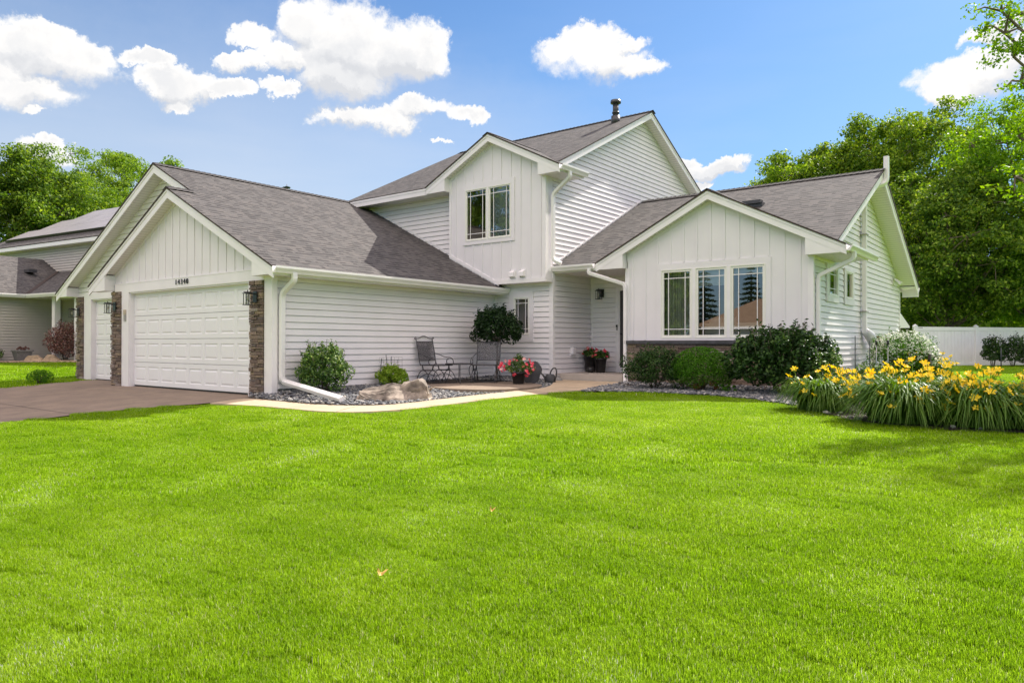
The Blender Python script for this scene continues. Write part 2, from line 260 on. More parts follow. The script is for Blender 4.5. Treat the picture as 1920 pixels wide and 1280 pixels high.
# ------------------------------------------------------------------ object helpers
def tag(o, label=None, cat=None, group=None, kind=None):
    if label: o['label'] = label
    if cat: o['category'] = cat
    if group: o['group'] = group
    if kind: o['kind'] = kind
    return o
def empty(name, loc=(0, 0, 0), rz=0):
    o = bpy.data.objects.new(name, None); o.location = loc; o.rotation_euler = (0, 0, rz); o.empty_display_size = .2
    COL.objects.link(o); return o
def link(name, me, parent=None):
    o = bpy.data.objects.new(name, me); COL.objects.link(o)
    if parent: o.parent = parent
    return o
class MB:
    """collects faces (with optional uv) and builds one mesh"""
    def __init__(s): s.v = []; s.f = []; s.uv = []; s.mi = []; s.mats = []; s.sm = []
    def mat(s, m):
        if m not in s.mats: s.mats.append(m)
        return s.mats.index(m)
    def face(s, pts, uv=None, m=None, smooth=False):
        i = len(s.v); s.v += [tuple(p) for p in pts]; s.f.append(tuple(range(i, i + len(pts))))
        s.uv.append(uv); s.mi.append(0 if m is None else s.mat(m)); s.sm.append(smooth)
    def mesh(s, verts, faces, m=None, smooth=False):
        i = len(s.v); s.v += [tuple(p) for p in verts]
        for f in faces:
            s.f.append(tuple(i + k for k in f)); s.uv.append(None); s.mi.append(0 if m is None else s.mat(m)); s.sm.append(smooth)
    def box(s, a, b, T=None, m=None):
        x0, y0, z0 = a; x1, y1, z1 = b
        V = [(x0, y0, z0), (x1, y0, z0), (x1, y1, z0), (x0, y1, z0), (x0, y0, z1), (x1, y0, z1), (x1, y1, z1), (x0, y1, z1)]
        if T: V = [T(*p) for p in V]
        s.mesh(V, [(0, 3, 2, 1), (4, 5, 6, 7), (0, 1, 5, 4), (1, 2, 6, 5), (2, 3, 7, 6), (3, 0, 4, 7)], m)
    def prism(s, poly, o0, o1, T, m=None):
        """poly in (u,z), extruded between o0 and o1 in frame T(u,o,z)"""
        n = len(poly)
        V = [T(u, o0, z) for u, z in poly] + [T(u, o1, z) for u, z in poly]
        F = [tuple(range(n))[::-1], tuple(range(n, 2 * n))] + [(i, (i + 1) % n, (i + 1) % n + n, i + n) for i in range(n)]
        s.mesh(V, F, m)
    def tube(s, pts, r, n=8, m=None, caps=True, smooth=True, rs=None, sq=False, up=None):
        pts = [Vector(p) for p in pts]; k = len(pts); rings = []
        t0 = (pts[1] - pts[0]).normalized()
        nrm = Vector(up) if up else (Vector((0, 0, 1)) if abs(t0.z) < .9 else Vector((1, 0, 0)))
        nrm = (nrm - t0 * nrm.dot(t0)).normalized(); V = []
        for i, p in enumerate(pts):
            t = (pts[min(i + 1, k - 1)] - pts[max(i - 1, 0)])
            t = t.normalized() if t.length > 1e-9 else t0
            nrm = (nrm - t * nrm.dot(t))
            nrm = nrm.normalized() if nrm.length > 1e-6 else t.orthogonal().normalized()
            bi = t.cross(nrm); rr = (rs[i] if rs else r)
            ra, rb = (rr if isinstance(rr, tuple) else (rr, rr))
            if sq:
                c = [(-1, -.8), (-.8, -1), (.8, -1), (1, -.8), (1, .8), (.8, 1), (-.8, 1), (-1, .8)]
                V += [p + nrm * (a * ra) + bi * (b * rb) for a, b in c]
            else: V += [p + nrm * (math.cos(2 * math.pi * j / n) * ra) + bi * (math.sin(2 * math.pi * j / n) * rb) for j in range(n)]
        if sq: n = 8; smooth = False
        F = [(i * n + j, i * n + (j + 1) % n, (i + 1) * n + (j + 1) % n, (i + 1) * n + j) for i in range(k - 1) for j in range(n)]
        if caps: F += [tuple(range(n))[::-1], tuple((k - 1) * n + j for j in range(n))]
        s.mesh(V, F, m, smooth)
    def lathe(s, prof, c, n=20, m=None, smooth=True):
        V = []; 
        for r, z in prof: V += [(c[0] + r * math.cos(2 * math.pi * j / n), c[1] + r * math.sin(2 * math.pi * j / n), c[2] + z) for j in range(n)]
        k = len(prof)
        F = [(i * n + j, i * n + (j + 1) % n, (i + 1) * n + (j + 1) % n, (i + 1) * n + j) for i in range(k - 1) for j in range(n)]
        if prof[0][0] > 0: F.append(tuple(range(n))[::-1])
        if prof[-1][0] > 0: F.append(tuple((k - 1) * n + j for j in range(n)))
        s.mesh(V, F, m, smooth)
    def build(s, name, mat=None, parent=None, loc=None):
        me = bpy.data.meshes.new(name); me.from_pydata(s.v, [], s.f)
        if mat is not None and not s.mats: me.materials.append(mat)
        for m in s.mats: me.materials.append(m)
        if s.mats: me.polygons.foreach_set('material_index', s.mi)
        me.polygons.foreach_set('use_smooth', s.sm)
        if any(u is not None for u in s.uv):
            l = me.uv_layers.new(name='UVMap')
            for p, u in zip(me.polygons, s.uv):
                if u is None: continue
                for li, c in zip(p.loop_indices, u): l.data[li].uv = c
        me.update()
        o = link(name, me, parent)
        if loc: o.location = loc
        return o
def FR(Y):  return lambda u, o, z: (u, Y - o, z)       # wall facing the street
def SD(X):  return lambda u, o, z: (X + o, u, z)       # wall facing the right side
def bez(p0, p1, p2, p3, n=10):
    p0, p1, p2, p3 = map(Vector, (p0, p1, p2, p3)); o = []
    for i in range(n + 1):
        t = i / n; o.append(p0 * (1 - t) ** 3 + p1 * 3 * t * (1 - t) ** 2 + p2 * 3 * t * t * (1 - t) + p3 * t ** 3)
    return o
def rounded(path, r=.08, n=5):
    path = [Vector(p) for p in path]; o = [path[0]]
    for i in range(1, len(path) - 1):
        a, b, c = path[i - 1], path[i], path[i + 1]
        d1 = (a - b); d2 = (c - b); rr = min(r, d1.length * .45, d2.length * .45)
        s = b + d1.normalized() * rr; e = b + d2.normalized() * rr
        for k in range(n + 1):
            t = k / n; o.append(s * (1 - t) ** 2 + b * 2 * t * (1 - t) + e * t * t)
    o.append(path[-1]); return o
def clip(poly, ax, val, keep_ge):
    o = []; n = len(poly)
    for i in range(n):
        a, b = poly[i], poly[(i + 1) % n]
        ia = (a[ax] >= val) if keep_ge else (a[ax] <= val); ib = (b[ax] >= val) if keep_ge else (b[ax] <= val)
        if ia: o.append(a)
        if ia != ib:
            t = (val - a[ax]) / (b[ax] - a[ax]); o.append((a[0] + (b[0] - a[0]) * t, a[1] + (b[1] - a[1]) * t))
    return o
LAP = .126
def wall_faces(mb, poly, T, holes=(), lap=True, zb=.138, depth=.020, exposure=LAP, off=0, m=None):
    """poly: convex outline (u,z). lap siding courses or a flat face, with rectangular holes (u0,u1,z0,z1)"""
    z0 = min(p[1] for p in poly); z1 = max(p[1] for p in poly)
    br = {z0, z1}
    for h in holes: br |= {min(max(h[2], z0), z1), min(max(h[3], z0), z1)}
    k0 = math.floor((z0 - zb) / exposure); k1 = math.ceil((z1 - zb) / exposure)
    if lap: br |= {zb + k * exposure for k in range(k0, k1 + 1) if z0 < zb + k * exposure < z1}
    br = sorted(br)
    for a, b in zip(br, br[1:]):
        if b - a < 1e-4: continue
        st = clip(clip(poly, 1, a, True), 1, b, False)
        if len(st) < 3: continue
        pieces = [st]
        for h in holes:
            if h[2] <= a + 1e-5 and h[3] >= b - 1e-5:
                np_ = []
                for q in pieces:
                    l_ = clip(q, 0, h[0], False); r_ = clip(q, 0, h[1], True)
                    np_ += [x for x in (l_, r_) if len(x) >= 3]
                pieces = np_
        if lap:
            kk = math.floor((a + 1e-5 - zb) / exposure); cb = zb + kk * exposure
            GAP = exposure * .06
            if abs(a - cb) < 1e-4 and b - a > GAP * 1.5:
                for q in pieces:     # the slot under each course
                    us = [p[0] for p in q if p[1] < a + GAP + 1e-3]
                    if len(us) < 2: continue
                    ua, ub = min(us), max(us); g2 = a + GAP; fo = off + depth * (1 - GAP / exposure) + .004
                    mb.face([T(ua, off - .02, a), T(ub, off - .02, a), T(ub, off - .02, g2), T(ua, off - .02, g2)], m=m)
                    mb.face([T(ua, off + .002, a), T(ub, off + .002, a), T(ub, off - .02, a), T(ua, off - .02, a)], m=m)
                    mb.face([T(ua, off - .02, g2), T(ub, off - .02, g2), T(ub, fo, g2), T(ua, fo, g2)], m=m)
                pieces = [clip(q, 1, a + GAP, True) for q in pieces]; pieces = [q for q in pieces if len(q) >= 3]
            f = lambda z: off + .002 + (depth + .002) * (1 - (z - cb) / exposure)
        else: f = lambda z: off
        for q in pieces:
            mb.face([T(u, f(z), z) for u, z in q], m=m)
SKY_STR, SUN_E, EXPO, CLOUD, FILL_CLOUD, FILL_CLOUD_T, SKY_TINT = 0.11, 5.0, 0.74, 5.6, 12.0, .31, (.39, .60, .80)
# ------------------------------------------------------------------ terrain
def sst(x): x = min(max(x, 0), 1); return x * x * (3 - 2 * x)
FWD = (-.6134, .7898); RGT = (.7898, .6134)
def hgt(x, y):
    g = min(max((y - 7.7) * .0215, 0), .142)
    if y < 7.6: g -= min(.075 * (7.35 - y), .56) if y < 7.1 else .075 * (7.6 - y) ** 2
    g += .2 * sst((-22 - x) / 6)
    return g
axx = [-900, -400, -200, -120, -80, -60] + [-50 + i * 1.0 for i in range(71)] + [26, 34, 50, 80, 150, 400, 900]
axy = [-900, -300, -120, -60, -35, -25] + [-18 + i * 1.0 for i in range(69)] + [56, 66, 80, 120, 300, 900]
gm = MB(); nx = len(axx)
gm.mesh([(x, y, hgt(x, y) - .012) for y in axy for x in axx], [(j * nx + i, j * nx + i + 1, (j + 1) * nx + i + 1, (j + 1) * nx + i) for j in range(len(axy) - 1) for i in range(nx - 1)], smooth=True)
tag(gm.build('lawn', M['lawn']), kind='structure')

def resample(pl, n):
    P = [Vector((*p, 0)) for p in pl]; d = [0]
    for a, b in zip(P, P[1:]): d.append(d[-1] + (b - a).length)
    o = []
    for i in range(n):
        t = d[-1] * i / (n - 1); k = max(j for j in range(len(d) - 1) if d[j] <= t + 1e-9)
        s = (t - d[k]) / max(d[k + 1] - d[k], 1e-9); o.append(P[k].lerp(P[k + 1], min(s, 1)))
    return [(p.x, p.y) for p in o]
def smooth_pl(pl, it=2):
    for _ in range(it):
        o = [pl[0]]
        for a, b in zip(pl, pl[1:]):
            o += [(a[0] * .75 + b[0] * .25, a[1] * .75 + b[1] * .25), (a[0] * .25 + b[0] * .75, a[1] * .25 + b[1] * .75)]
        o.append(pl[-1]); pl = o
    return pl
def strip_mesh(A, B, n, k, zo, thick=.06, zf=hgt):
    A = resample(A, n); B = resample(B, n); mb = MB(); V = []
    for i in range(n):
        for j in range(k + 1):
            t = j / k; x = A[i][0] * (1 - t) + B[i][0] * t; y = A[i][1] * (1 - t) + B[i][1] * t
            V.append((x, y, zf(x, y) + zo))
    w = k + 1
    F = [(i * w + j, i * w + j + 1, (i + 1) * w + j + 1, (i + 1) * w + j) for i in range(n - 1) for j in range(k)]
    mb.mesh(V, F)
    for i in range(n - 1):
        for c in (0, k):
            a, b = V[i * w + c], V[(i + 1) * w + c]; mb.face([a, b, (b[0], b[1], b[2] - thick), (a[0], a[1], a[2] - thick)])
    for r in (0, n - 1):
        for j in range(k):
            a, b = V[r * w + j], V[r * w + j + 1]; mb.face([a, b, (b[0], b[1], b[2] - thick), (a[0], a[1], a[2] - thick)])
    return mb
LAWNEDGE = [(-13.9, -14), (-13.8, 0), (-13.33, 4.02), (-13.06, 4.68), (-12.92, 5.44), (-12.54, 6.15), (-11.8, 6.68), (-11.11, 6.82), (-10.5, 6.87), (-9.82, 6.89), (-9.18, 6.88), (-8.55, 6.99), (-8.2, 7.2), (-8.0, 7.6), (-7.95, 8.2), (-7.97, 8.9), (-7.93, 9.6), (-7.88, 10.4), (-7.8, 11.1), (-7.69, 11.57), (-7.45, 11.75)]
INNER = [(-11.9, 7.5), (-11.04, 7.42), (-9.97, 7.38), (-9.3, 7.5), (-8.88, 7.8), (-8.72, 8.15), (-8.70, 8.82), (-8.72, 9.58), (-8.66, 10.6), (-8.62, 11.3), (-8.55, 12.0), (-8.9, 12.9), (-9.9, 14.38)]
OUTER = [(-11.95, 6.75)] + LAWNEDGE[7:20] + [(-7.62, 12.1), (-7.75, 13), (-8.02, 14.38)]
tag(strip_mesh(smooth_pl(INNER, 1), smooth_pl(OUTER, 1), 110, 3, .013).build('walkway', M['conc']), kind='structure')
DL = [(-21.9, 8.6), (-21.4, 8.1), (-20.6, 7.5), (-19.5, 5.9), (-19.0, 4), (-18.9, 0), (-18.8, -14)]
DR = [(-11.95, 8.6), (-11.93, 7.5), (-11.46, 6.3), (-11.52, 5.65), (-11.32, 4.76), (-10.9, 3.9), (-10.69, 3.22), (-10.62, 0), (-10.6, -14)]
# driveway: aligned strip between the two edges
dA = [(-21.95, 8.6), (-21.4, 8.35), (-20.7, 7.95), (-20.45, 7.2), (-20.6, 6.5), (-20.9, 5.5), (-21.0, 4.0), (-21, 0), (-21, -14)]
dB = [(-11.95, 8.6), (-11.94, 7.9), (-11.93, 7.45), (-11.95, 6.75), (-12.55, 6.1), (-12.95, 5.3), (-13.25, 4.0), (-13.8, 0), (-13.9, -14)]
def drive_mesh():
    mb = MB(); V = []; A = smooth_pl(dA, 1); B = smooth_pl(dB, 1); k = 6; w = k + 1
    for a, b in zip(A, B):
        for j in range(w):
            t = j / k; x = a[0] * (1 - t) + b[0] * t; y = a[1] * (1 - t) + b[1] * t; V.append((x, y, hgt(x, y) + .006))
    F = [(i * w + j, i * w + j + 1, (i + 1) * w + j + 1, (i + 1) * w + j) for i in range(len(A) - 1) for j in range(k)]
    mb.mesh(V, F)
    return mb
dm = drive_mesh()
tag(dm.build('driveway', M['drive']), kind='structure')
jm = MB()
def groove(p, q, w=.012, zo=.0102):
    n = 12; p = Vector((*p, 0)); q = Vector((*q, 0)); d = (q - p).normalized(); s = Vector((-d.y, d.x, 0)) * w / 2
    for i in range(n):
        a = p.lerp(q, i / n); b = p.lerp(q, (i + 1) / n)
        jm.face([(c.x, c.y, hgt(c.x, c.y) + zo) for c in (a - s, b - s, b + s, a + s)])
for p, q in [((-20.8, 5.0), (-13.1, 5.0)), ((-15.6, 7.75), (-15.5, -5)), ((-12.0, 7.55), (-11.98, 6.8)), ((-20.8, 2.0), (-13.5, 2.0)), ((-18.2, 8.4), (-18.1, -5))]:
    groove(p, q, .014)
for p, q in [((-9.0, 7.6), (-8.75, 6.95)), ((-8.7, 9.3), (-7.97, 9.3)), ((-8.62, 11.2), (-7.8, 11.2)), ((-10.2, 7.40), (-10.2, 6.88)), ((-8.95, 13.0), (-7.8, 13.0))]:
    groove(p, q, .01, .0175)
tag(jm.build('control_joints', M['joint']), kind='structure')
# street beyond the photographer
rm = MB(); rm.face([(-120, -13.8, -.53), (120, -13.8, -.53), (120, -22, -.53), (-120, -22, -.53)])
tag(rm.build('street', simple('asphalt', (.06, .06, .062), .9, nscale=3, namt=.15)), kind='structure')

# patio of brushed concrete
PATIO = smooth_pl([(-11.5, 10.9), (-10.87, 10.9), (-10.0, 10.45), (-9.5, 10.38), (-8.9, 10.55), (-8.64, 11.0), (-8.60, 11.7), (-8.75, 12.3), (-9.2, 12.9), (-10.0, 13.2), (-10.9, 13.15), (-11.5, 12.7), (-11.6, 11.8)], 2)
pm = MB(); pm.mesh([(x, y, .132) for x, y in PATIO] + [(x, y, .05) for x, y in PATIO], [tuple(range(len(PATIO)))[::-1]] + [(i, (i + 1) % len(PATIO), (i + 1) % len(PATIO) + len(PATIO), i + len(PATIO)) for i in range(len(PATIO))])
tag(pm.build('patio', M['drive']), kind='structure')

def inpoly(x, y, P):
    c = False; n = len(P); j = n - 1
    for i in range(n):
        if (P[i][1] > y) != (P[j][1] > y) and x < (P[j][0] - P[i][0]) * (y - P[i][1]) / (P[j][1] - P[i][1]) + P[i][0]: c = not c
        j = i
    return c
BEDEDGE = [(-7.45, 11.75), (-7.1, 12.0), (-6.6, 12.12), (-5.88, 12.2), (-5.05, 12.18), (-4.33, 11.98), (-3.6, 11.45), (-3.15, 10.95), (-2.55, 10.25), (-2.18, 9.83), (-1.6, 9.55), (-1.09, 9.47), (-0.41, 9.61), (.6, 10.1), (1.8, 10.9)]
GRAVEL1 = [(-11.94, 7.5)] + INNER[1:] + [(-9.9, 14.35), (-11.7, 14.35), (-11.7, 7.86), (-12.35, 7.82)]
BED2 = BEDEDGE + [(2.6, 12.2), (1.2, 12.4), (-.4, 11.6), (-1.4, 11.8), (-2.2, 13.5), (-2.3, 16), (-2.3, 20.8), (-3.95, 21.0), (-3.96, 14.6), (-8.02, 14.6), (-7.62, 12.3)]
def gz1(x, y): return hgt(x, y) * .6 + .01 + .085 * min(max((-9.1 - x) / 2.2, 0), 1) * min(max((y - 7.42) / .75, 0), 1)
def gz2(x, y): return hgt(x, y) + .005
def bed_sheet(name, poly, zf, label):
    # fill by a fine grid so that it can follow the ground
    mb = MB(); st = .12; xs = [p[0] for p in poly]; ys = [p[1] for p in poly]; idx = {}; V = []; F = []
    i0, i1 = int(min(xs) / st) - 1, int(max(xs) / st) + 1; j0, j1 = int(min(ys) / st) - 1, int(max(ys) / st) + 1
    def vid(i, j):
        if (i, j) not in idx: idx[(i, j)] = len(V); V.append((i * st, j * st, zf(i * st, j * st)))
        return idx[(i, j)]
    for i in range(i0, i1):
        for j in range(j0, j1):
            if inpoly((i + .5) * st, (j + .5) * st, poly): F.append((vid(i, j), vid(i + 1, j), vid(i + 1, j + 1), vid(i, j + 1)))
    mb.mesh(V, F, smooth=True); o = mb.build(name, M['soil']); tag(o, kind='structure'); return o
bed_sheet('gravel_bed_ground', GRAVEL1, gz1, '')
bed_sheet('planting_bed_ground', BED2, gz2, '')
def stones(name, poly, zf, n, smin, smax, seed, excl=None, label='', cat='gravel', mat=None, weight=None, layers=.02):
    rnd = np.random.default_rng(seed); xs = [p[0] for p in poly]; ys = [p[1] for p in poly]
    base = bmesh.new(); bmesh.ops.create_icosphere(base, subdivisions=1, radius=1)
    bv = np.array([v.co[:] for v in base.verts]); bf = np.array([[v.index for v in f.verts] for f in base.faces]); base.free()
    VV = []; FF = []; cnt = 0
    while cnt < n:
        x = rnd.uniform(min(xs), max(xs)); y = rnd.uniform(min(ys), max(ys))
        if not inpoly(x, y, poly) or (excl and inpoly(x, y, excl)): continue
        if weight and rnd.random() > weight(x, y): continue
        s = rnd.uniform(smin, smax); sc = np.array([s * rnd.uniform(.8, 1.5), s * rnd.uniform(.7, 1.1), s * rnd.uniform(.4, .75)])
        v = bv * sc * (1 + rnd.uniform(-.22, .22, (len(bv), 1)))
        a = rnd.uniform(0, 6.28); t = rnd.uniform(-.5, .5); ca, sa = math.cos(a), math.sin(a); ct, s2 = math.cos(t), math.sin(t)
        v = v @ np.array([[1, 0, 0], [0, ct, s2], [0, -s2, ct]]) @ np.array([[ca, sa, 0], [-sa, ca, 0], [0, 0, 1]])
        v += np.array([x, y, zf(x, y) + rnd.uniform(0, layers) + s * .3]); VV.append(v); FF.append(bf + cnt * len(bv)); cnt += 1
    me = bpy.data.meshes.new(name); me.from_pydata(np.concatenate(VV).tolist(), [], np.concatenate(FF).tolist()); me.materials.append(mat or M['gravel'])
    o = link(name, me); tag(o, label, cat, kind='stuff'); return o
stones('gravel', GRAVEL1, gz1, 6500, .014, .032, 3, PATIO, 'blue gray gravel between the garage wall and the curved walkway', layers=.03)
stones('gravel', BED2, gz2, 7500, .014, .034, 4, None, 'blue gray gravel edging the planting bed under the front gable', layers=.02, weight=lambda x, y: 1 if (x < -3.3 and y < 13.2) else (.03 if y < 13 else .35))

# ------------------------------------------------------------------ grass
def blades_mesh(name, n, radius, hmin, hmax, w, seed, lean=.5):
    rnd = np.random.default_rng(seed)
    r = radius * np.sqrt(rnd.random(n)); a = rnd.random(n) * 2 * np.pi
    x = r * np.cos(a); y = r * np.sin(a); h = rnd.uniform(hmin, hmax, n) * (1 - .25 * (r / radius) ** 4)
    d = rnd.random(n) * 2 * np.pi; ln = rnd.uniform(.1, lean, n) * h; px = np.cos(d + 1.57) * w / 2; py = np.sin(d + 1.57) * w / 2
    dx = np.cos(d); dy = np.sin(d)
    b0 = np.stack([x - px, y - py, 0 * x - .01], 1); b1 = np.stack([x + px, y + py, 0 * x - .01], 1)
    m0 = np.stack([x - px * .8 + dx * ln * .3, y - py * .8 + dy * ln * .3, h * .55], 1); m1 = np.stack([x + px * .8 + dx * ln * .3, y + py * .8 + dy * ln * .3, h * .55], 1)
    t = np.stack([x + dx * ln, y + dy * ln, h * (1 - .12 * (ln / h))], 1)
    V = np.stack([b0, b1, m1, m0, t], 1).reshape(-1, 3); k = np.arange(n)[:, None] * 5
    F = [tuple(q) for q in (k + np.array([0, 1, 2, 3])).tolist()] + [tuple(q) for q in (k + np.array([3, 2, 4])).tolist()]
    me = bpy.data.meshes.new(name); me.from_pydata(V.tolist(), [], F); me.materials.append(M['grass']); me.update(); return me
def grass_object(name, pts, scales, patches, label):
    c = bpy.data.collections.new(name + '_patches')
    for i, me in enumerate(patches): c.objects.link(bpy.data.objects.new('grass_patch', me))
    me = bpy.data.meshes.new(name); me.from_pydata(pts, [], [])
    at = me.attributes.new('psize', 'FLOAT', 'POINT'); at.data.foreach_set('value', scales)
    o = link(name, me); tag(o, label, 'grass', kind='stuff')
    ng = bpy.data.node_groups.new(name, 'GeometryNodeTree')
    ng.interface.new_socket('Geometry', in_out='INPUT', socket_type='NodeSocketGeometry'); ng.interface.new_socket('Geometry', in_out='OUTPUT', socket_type='NodeSocketGeometry')
    gi = ng.nodes.new('NodeGroupInput'); go = ng.nodes.new('NodeGroupOutput'); ip = ng.nodes.new('GeometryNodeInstanceOnPoints'); ci = ng.nodes.new('GeometryNodeCollectionInfo')
    ci.inputs['Collection'].default_value = c; ci.inputs['Separate Children'].default_value = True; ci.inputs['Reset Children'].default_value = True
    ip.inputs['Pick Instance'].default_value = True
    rv = ng.nodes.new('FunctionNodeRandomValue'); rv.data_type = 'FLOAT_VECTOR'; rv.inputs[0].default_value = (0, 0, 0); rv.inputs[1].default_value = (0, 0, 6.283)
    ri = ng.nodes.new('FunctionNodeRandomValue'); ri.data_type = 'INT'; ri.inputs['Min'].default_value = 0 if False else 0
    for s in ri.inputs:
        if s.type == 'INT' and s.name == 'Max': s.default_value = len(patches) - 1
        if s.type == 'INT' and s.name == 'Min': s.default_value = 0
    na = ng.nodes.new('GeometryNodeInputNamedAttribute'); na.data_type = 'FLOAT'; na.inputs['Name'].default_value = 'psize'
    ng.links.new(gi.outputs[0], ip.inputs['Points']); ng.links.new(ci.outputs[0], ip.inputs['Instance'])
    ng.links.new(rv.outputs[0], ip.inputs['Rotation']); ng.links.new([x for x in ri.outputs if x.type == 'INT'][0], ip.inputs['Instance Index'])
    ng.links.new(na.outputs[0], ip.inputs['Scale']); ng.links.new(ip.outputs[0], go.inputs[0])
    md = o.modifiers.new('scatter', 'NODES'); md.node_group = ng
    return o
FRONT = LAWNEDGE + BEDEDGE[1:] + [(14, 14), (14, -14)]
RIGHTL = [(1.8, 10.9), (2.6, 12.2), (1.2, 12.4), (-.4, 11.6), (-1.4, 11.8), (-2.2, 13.5), (-2.3, 20.8), (-3.95, 21.0), (-3.9, 24), (-9, 24), (-9, 60), (30, 60), (14, 10)]
LEFTL = [(-22.0, 8.6), (-21.4, 8.4), (-20.75, 8.0), (-20.55, 7.2), (-20.7, 6.5), (-21.0, 5.5), (-21.1, 4), (-21.1, 0), (-40, 0), (-40, 9), (-33.2, 9.6), (-31.5, 11.0), (-30, 11.5), (-27, 13), (-24, 16), (-22, 16)]
def build_grass():
    rnd = random.Random(5)
    near, mid, far = [], [], []
    def add(poly, x0, x1, y0, y1):
        st = .2; x = x0
        def jit(s): return (rnd.random() - .5) * s
        # three distance bands
        for band, (st, lo, hi) in {'n': (.17, 1.2, 6.2), 'm': (.26, 6.0, 13.5), 'f': (.55, 13.2, 48)}.items():
            i = 0; X = x0
            while X < x1:
                Y = y0
                while Y < y1:
                    px = X + jit(st * .9); py = Y + jit(st * .9); d = px * FWD[0] + py * FWD[1]; s = px * RGT[0] + py * RGT[1]
                    if lo <= d < hi and abs(s) < d * .76 + .8 and inpoly(px, py, poly):
                        (near if band == 'n' else mid if band == 'm' else far).append((px, py, hgt(px, py) - .008))
                    Y += st
                X += st
    add(FRONT, -14.5, 8, -3, 14); add(RIGHTL, -6, 16, 10.5, 46); add(LEFTL, -40, -18.5, 0, 16)
    for nm, pts, pr, lab in (('grass', near, dict(n=1900, radius=.17, hmin=.010, hmax=.036, w=.0030), 'short mown green grass in the foreground of the lawn'),
                        ('grass', mid, dict(n=1300, radius=.24, hmin=.010, hmax=.036, w=.0048), 'mown green grass of the lawn in front of the walkway'),
                        ('grass', far, dict(n=700, radius=.5, hmin=.03, hmax=.05, w=.014), 'sunlit green grass of the side yards far behind')):
        ms = [blades_mesh('grass_patch', seed=i * 7 + len(pts) % 13, lean=.8, **pr) for i in range(4)]
        grass_object(nm, pts, [.85 + rnd.random() * .3 for _ in pts], ms, lab)
    print('grass instances', len(near), len(mid), len(far))
build_grass()
# a few fallen leaves on the lawn
for x, y, s, lab in [(-3.1, 2.78, .036, 'curled pale yellow leaf lying on the lawn nearest the camera'), (-3.33, 4.05, .026, 'small tan leaf lying on the lawn, farther from the camera')]:
    mb = MB(); n = 10; P = []
    for i in range(n):
        a = 6.283 * i / n; r = s * (.55 + .45 * abs(math.cos(a * 1.5))); P.append((r * math.cos(a), .6 * r * math.sin(a), .02 * math.cos(2 * a) + .012))
    for i in range(n): mb.face([(0, 0, 0), P[i], P[(i + 1) % n]])
    o = mb.build('fallen_leaf', simple('dry_yellow_leaf', (.6, .38, .1), .6)); o.location = (x, y, hgt(x, y) + .045); o.rotation_euler = (.3, .2, 1); tag(o, lab, 'leaf')
# ------------------------------------------------------------------ the house
house = empty('house', (-11, 16, 0)); tag(house, 'white two storey house with gray shingle roofs, white garage doors and stone columns', 'house')
HOUSE_OFF = Vector((11, -16, 0))
SPLIT = {'battens_', 'trim', 'fascia', 'soffit', 'wall', 'ridge_cap', 'foundation', 'interior_wall', 'roof', 'stone_backing'}
def clusters(mb, pad=.02):
    fb = []
    for f in mb.f:
        P = [mb.v[i] for i in f]; fb.append([min(p[k] for p in P) - pad for k in range(3)] + [max(p[k] for p in P) + pad for k in range(3)])
    A = np.array(fb); n = len(A); lab = [-1] * n; k = 0
    for s in range(n):
        if lab[s] >= 0: continue
        lab[s] = k; st = [s]
        while st:
            i = st.pop(); a = A[i]; hit = np.all((A[:, :3] <= a[3:]) & (A[:, 3:] >= a[:3]), axis=1)
            for j in np.nonzero(hit)[0]:
                if lab[j] < 0: lab[j] = k; st.append(int(j))
        k += 1
    out = []
    for c in range(k):
        m = MB(); m.mats = mb.mats
        for f, u, mi, sm, l in zip(mb.f, mb.uv, mb.mi, mb.sm, lab):
            if l != c: continue
            i = len(m.v); m.v += [mb.v[q] for q in f]; m.f.append(tuple(range(i, i + len(f)))); m.uv.append(u); m.mi.append(mi); m.sm.append(sm)
        out.append(m)
    return out
def hpart(mb, name, mat=None, label=None):
    if name in SPLIT:
        for m in clusters(mb):
            o = m.build(name, mat, house); o.location = HOUSE_OFF
        return o
    o = mb.build(name, mat, house); o.location = HOUSE_OFF
    if label: o['label'] = label
    return o
def sub(mb, name, mat, parent, label=None):
    o = mb.build(name, mat, parent)
    if label: o['label'] = label
    return o
def slab(mb, poly, t=.035, up_m=None, edge_m=None, uvmap=None):
    """roof slab: poly = top surface 3D, t thick downward"""
    P = [Vector(p) for p in poly]; n = (P[1] - P[0]).cross(P[2] - P[0]).normalized()
    if n.z < 0: P.reverse(); n = -n
    v = (Vector((0, 0, 1)) - n * n.z).normalized(); u = v.cross(n)
    mb.face(P, [(p.dot(u), p.dot(v)) for p in P], up_m)
    Q = [p - n * t for p in P]
    mb.face(Q[::-1], None, edge_m)
    for i in range(len(P)):
        j = (i + 1) % len(P); mb.face([P[i], Q[i], Q[j], P[j]], None, edge_m)
def roof(name, polys, label=None):
    mb = MB()
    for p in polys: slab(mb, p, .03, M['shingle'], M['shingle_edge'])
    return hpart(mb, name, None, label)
MG = .497; EX = -11.31; EZ = 2.42; RX = -16.95; RZ = EZ + MG * (EX - RX)
gz = lambda X: EZ + MG * (EX - X)
AZ = gz(-15.14)
roof('roof', [
    [(-15.14, 7.54, AZ), (EX, 7.54, EZ), (EX, 14.3, EZ), (-15.14, 14.3, AZ)],
    [(RX, 8.13, RZ), (-15.14, 8.13, AZ), (-15.14, 14.42, AZ), (RX, 14.42, RZ)],
    [(RX, 8.13, RZ), (RX, 20, RZ), (-22.62, 20, RZ - MG * 5.67), (-22.62, 8.13, RZ - MG * 5.67)],
    [(-15.14, 7.54, AZ), (-15.14, 8.5, AZ), (-19.0, 8.5, AZ - MG * 3.86), (-19.0, 7.54, AZ - MG * 3.86)]], 'gray shingle garage roof')
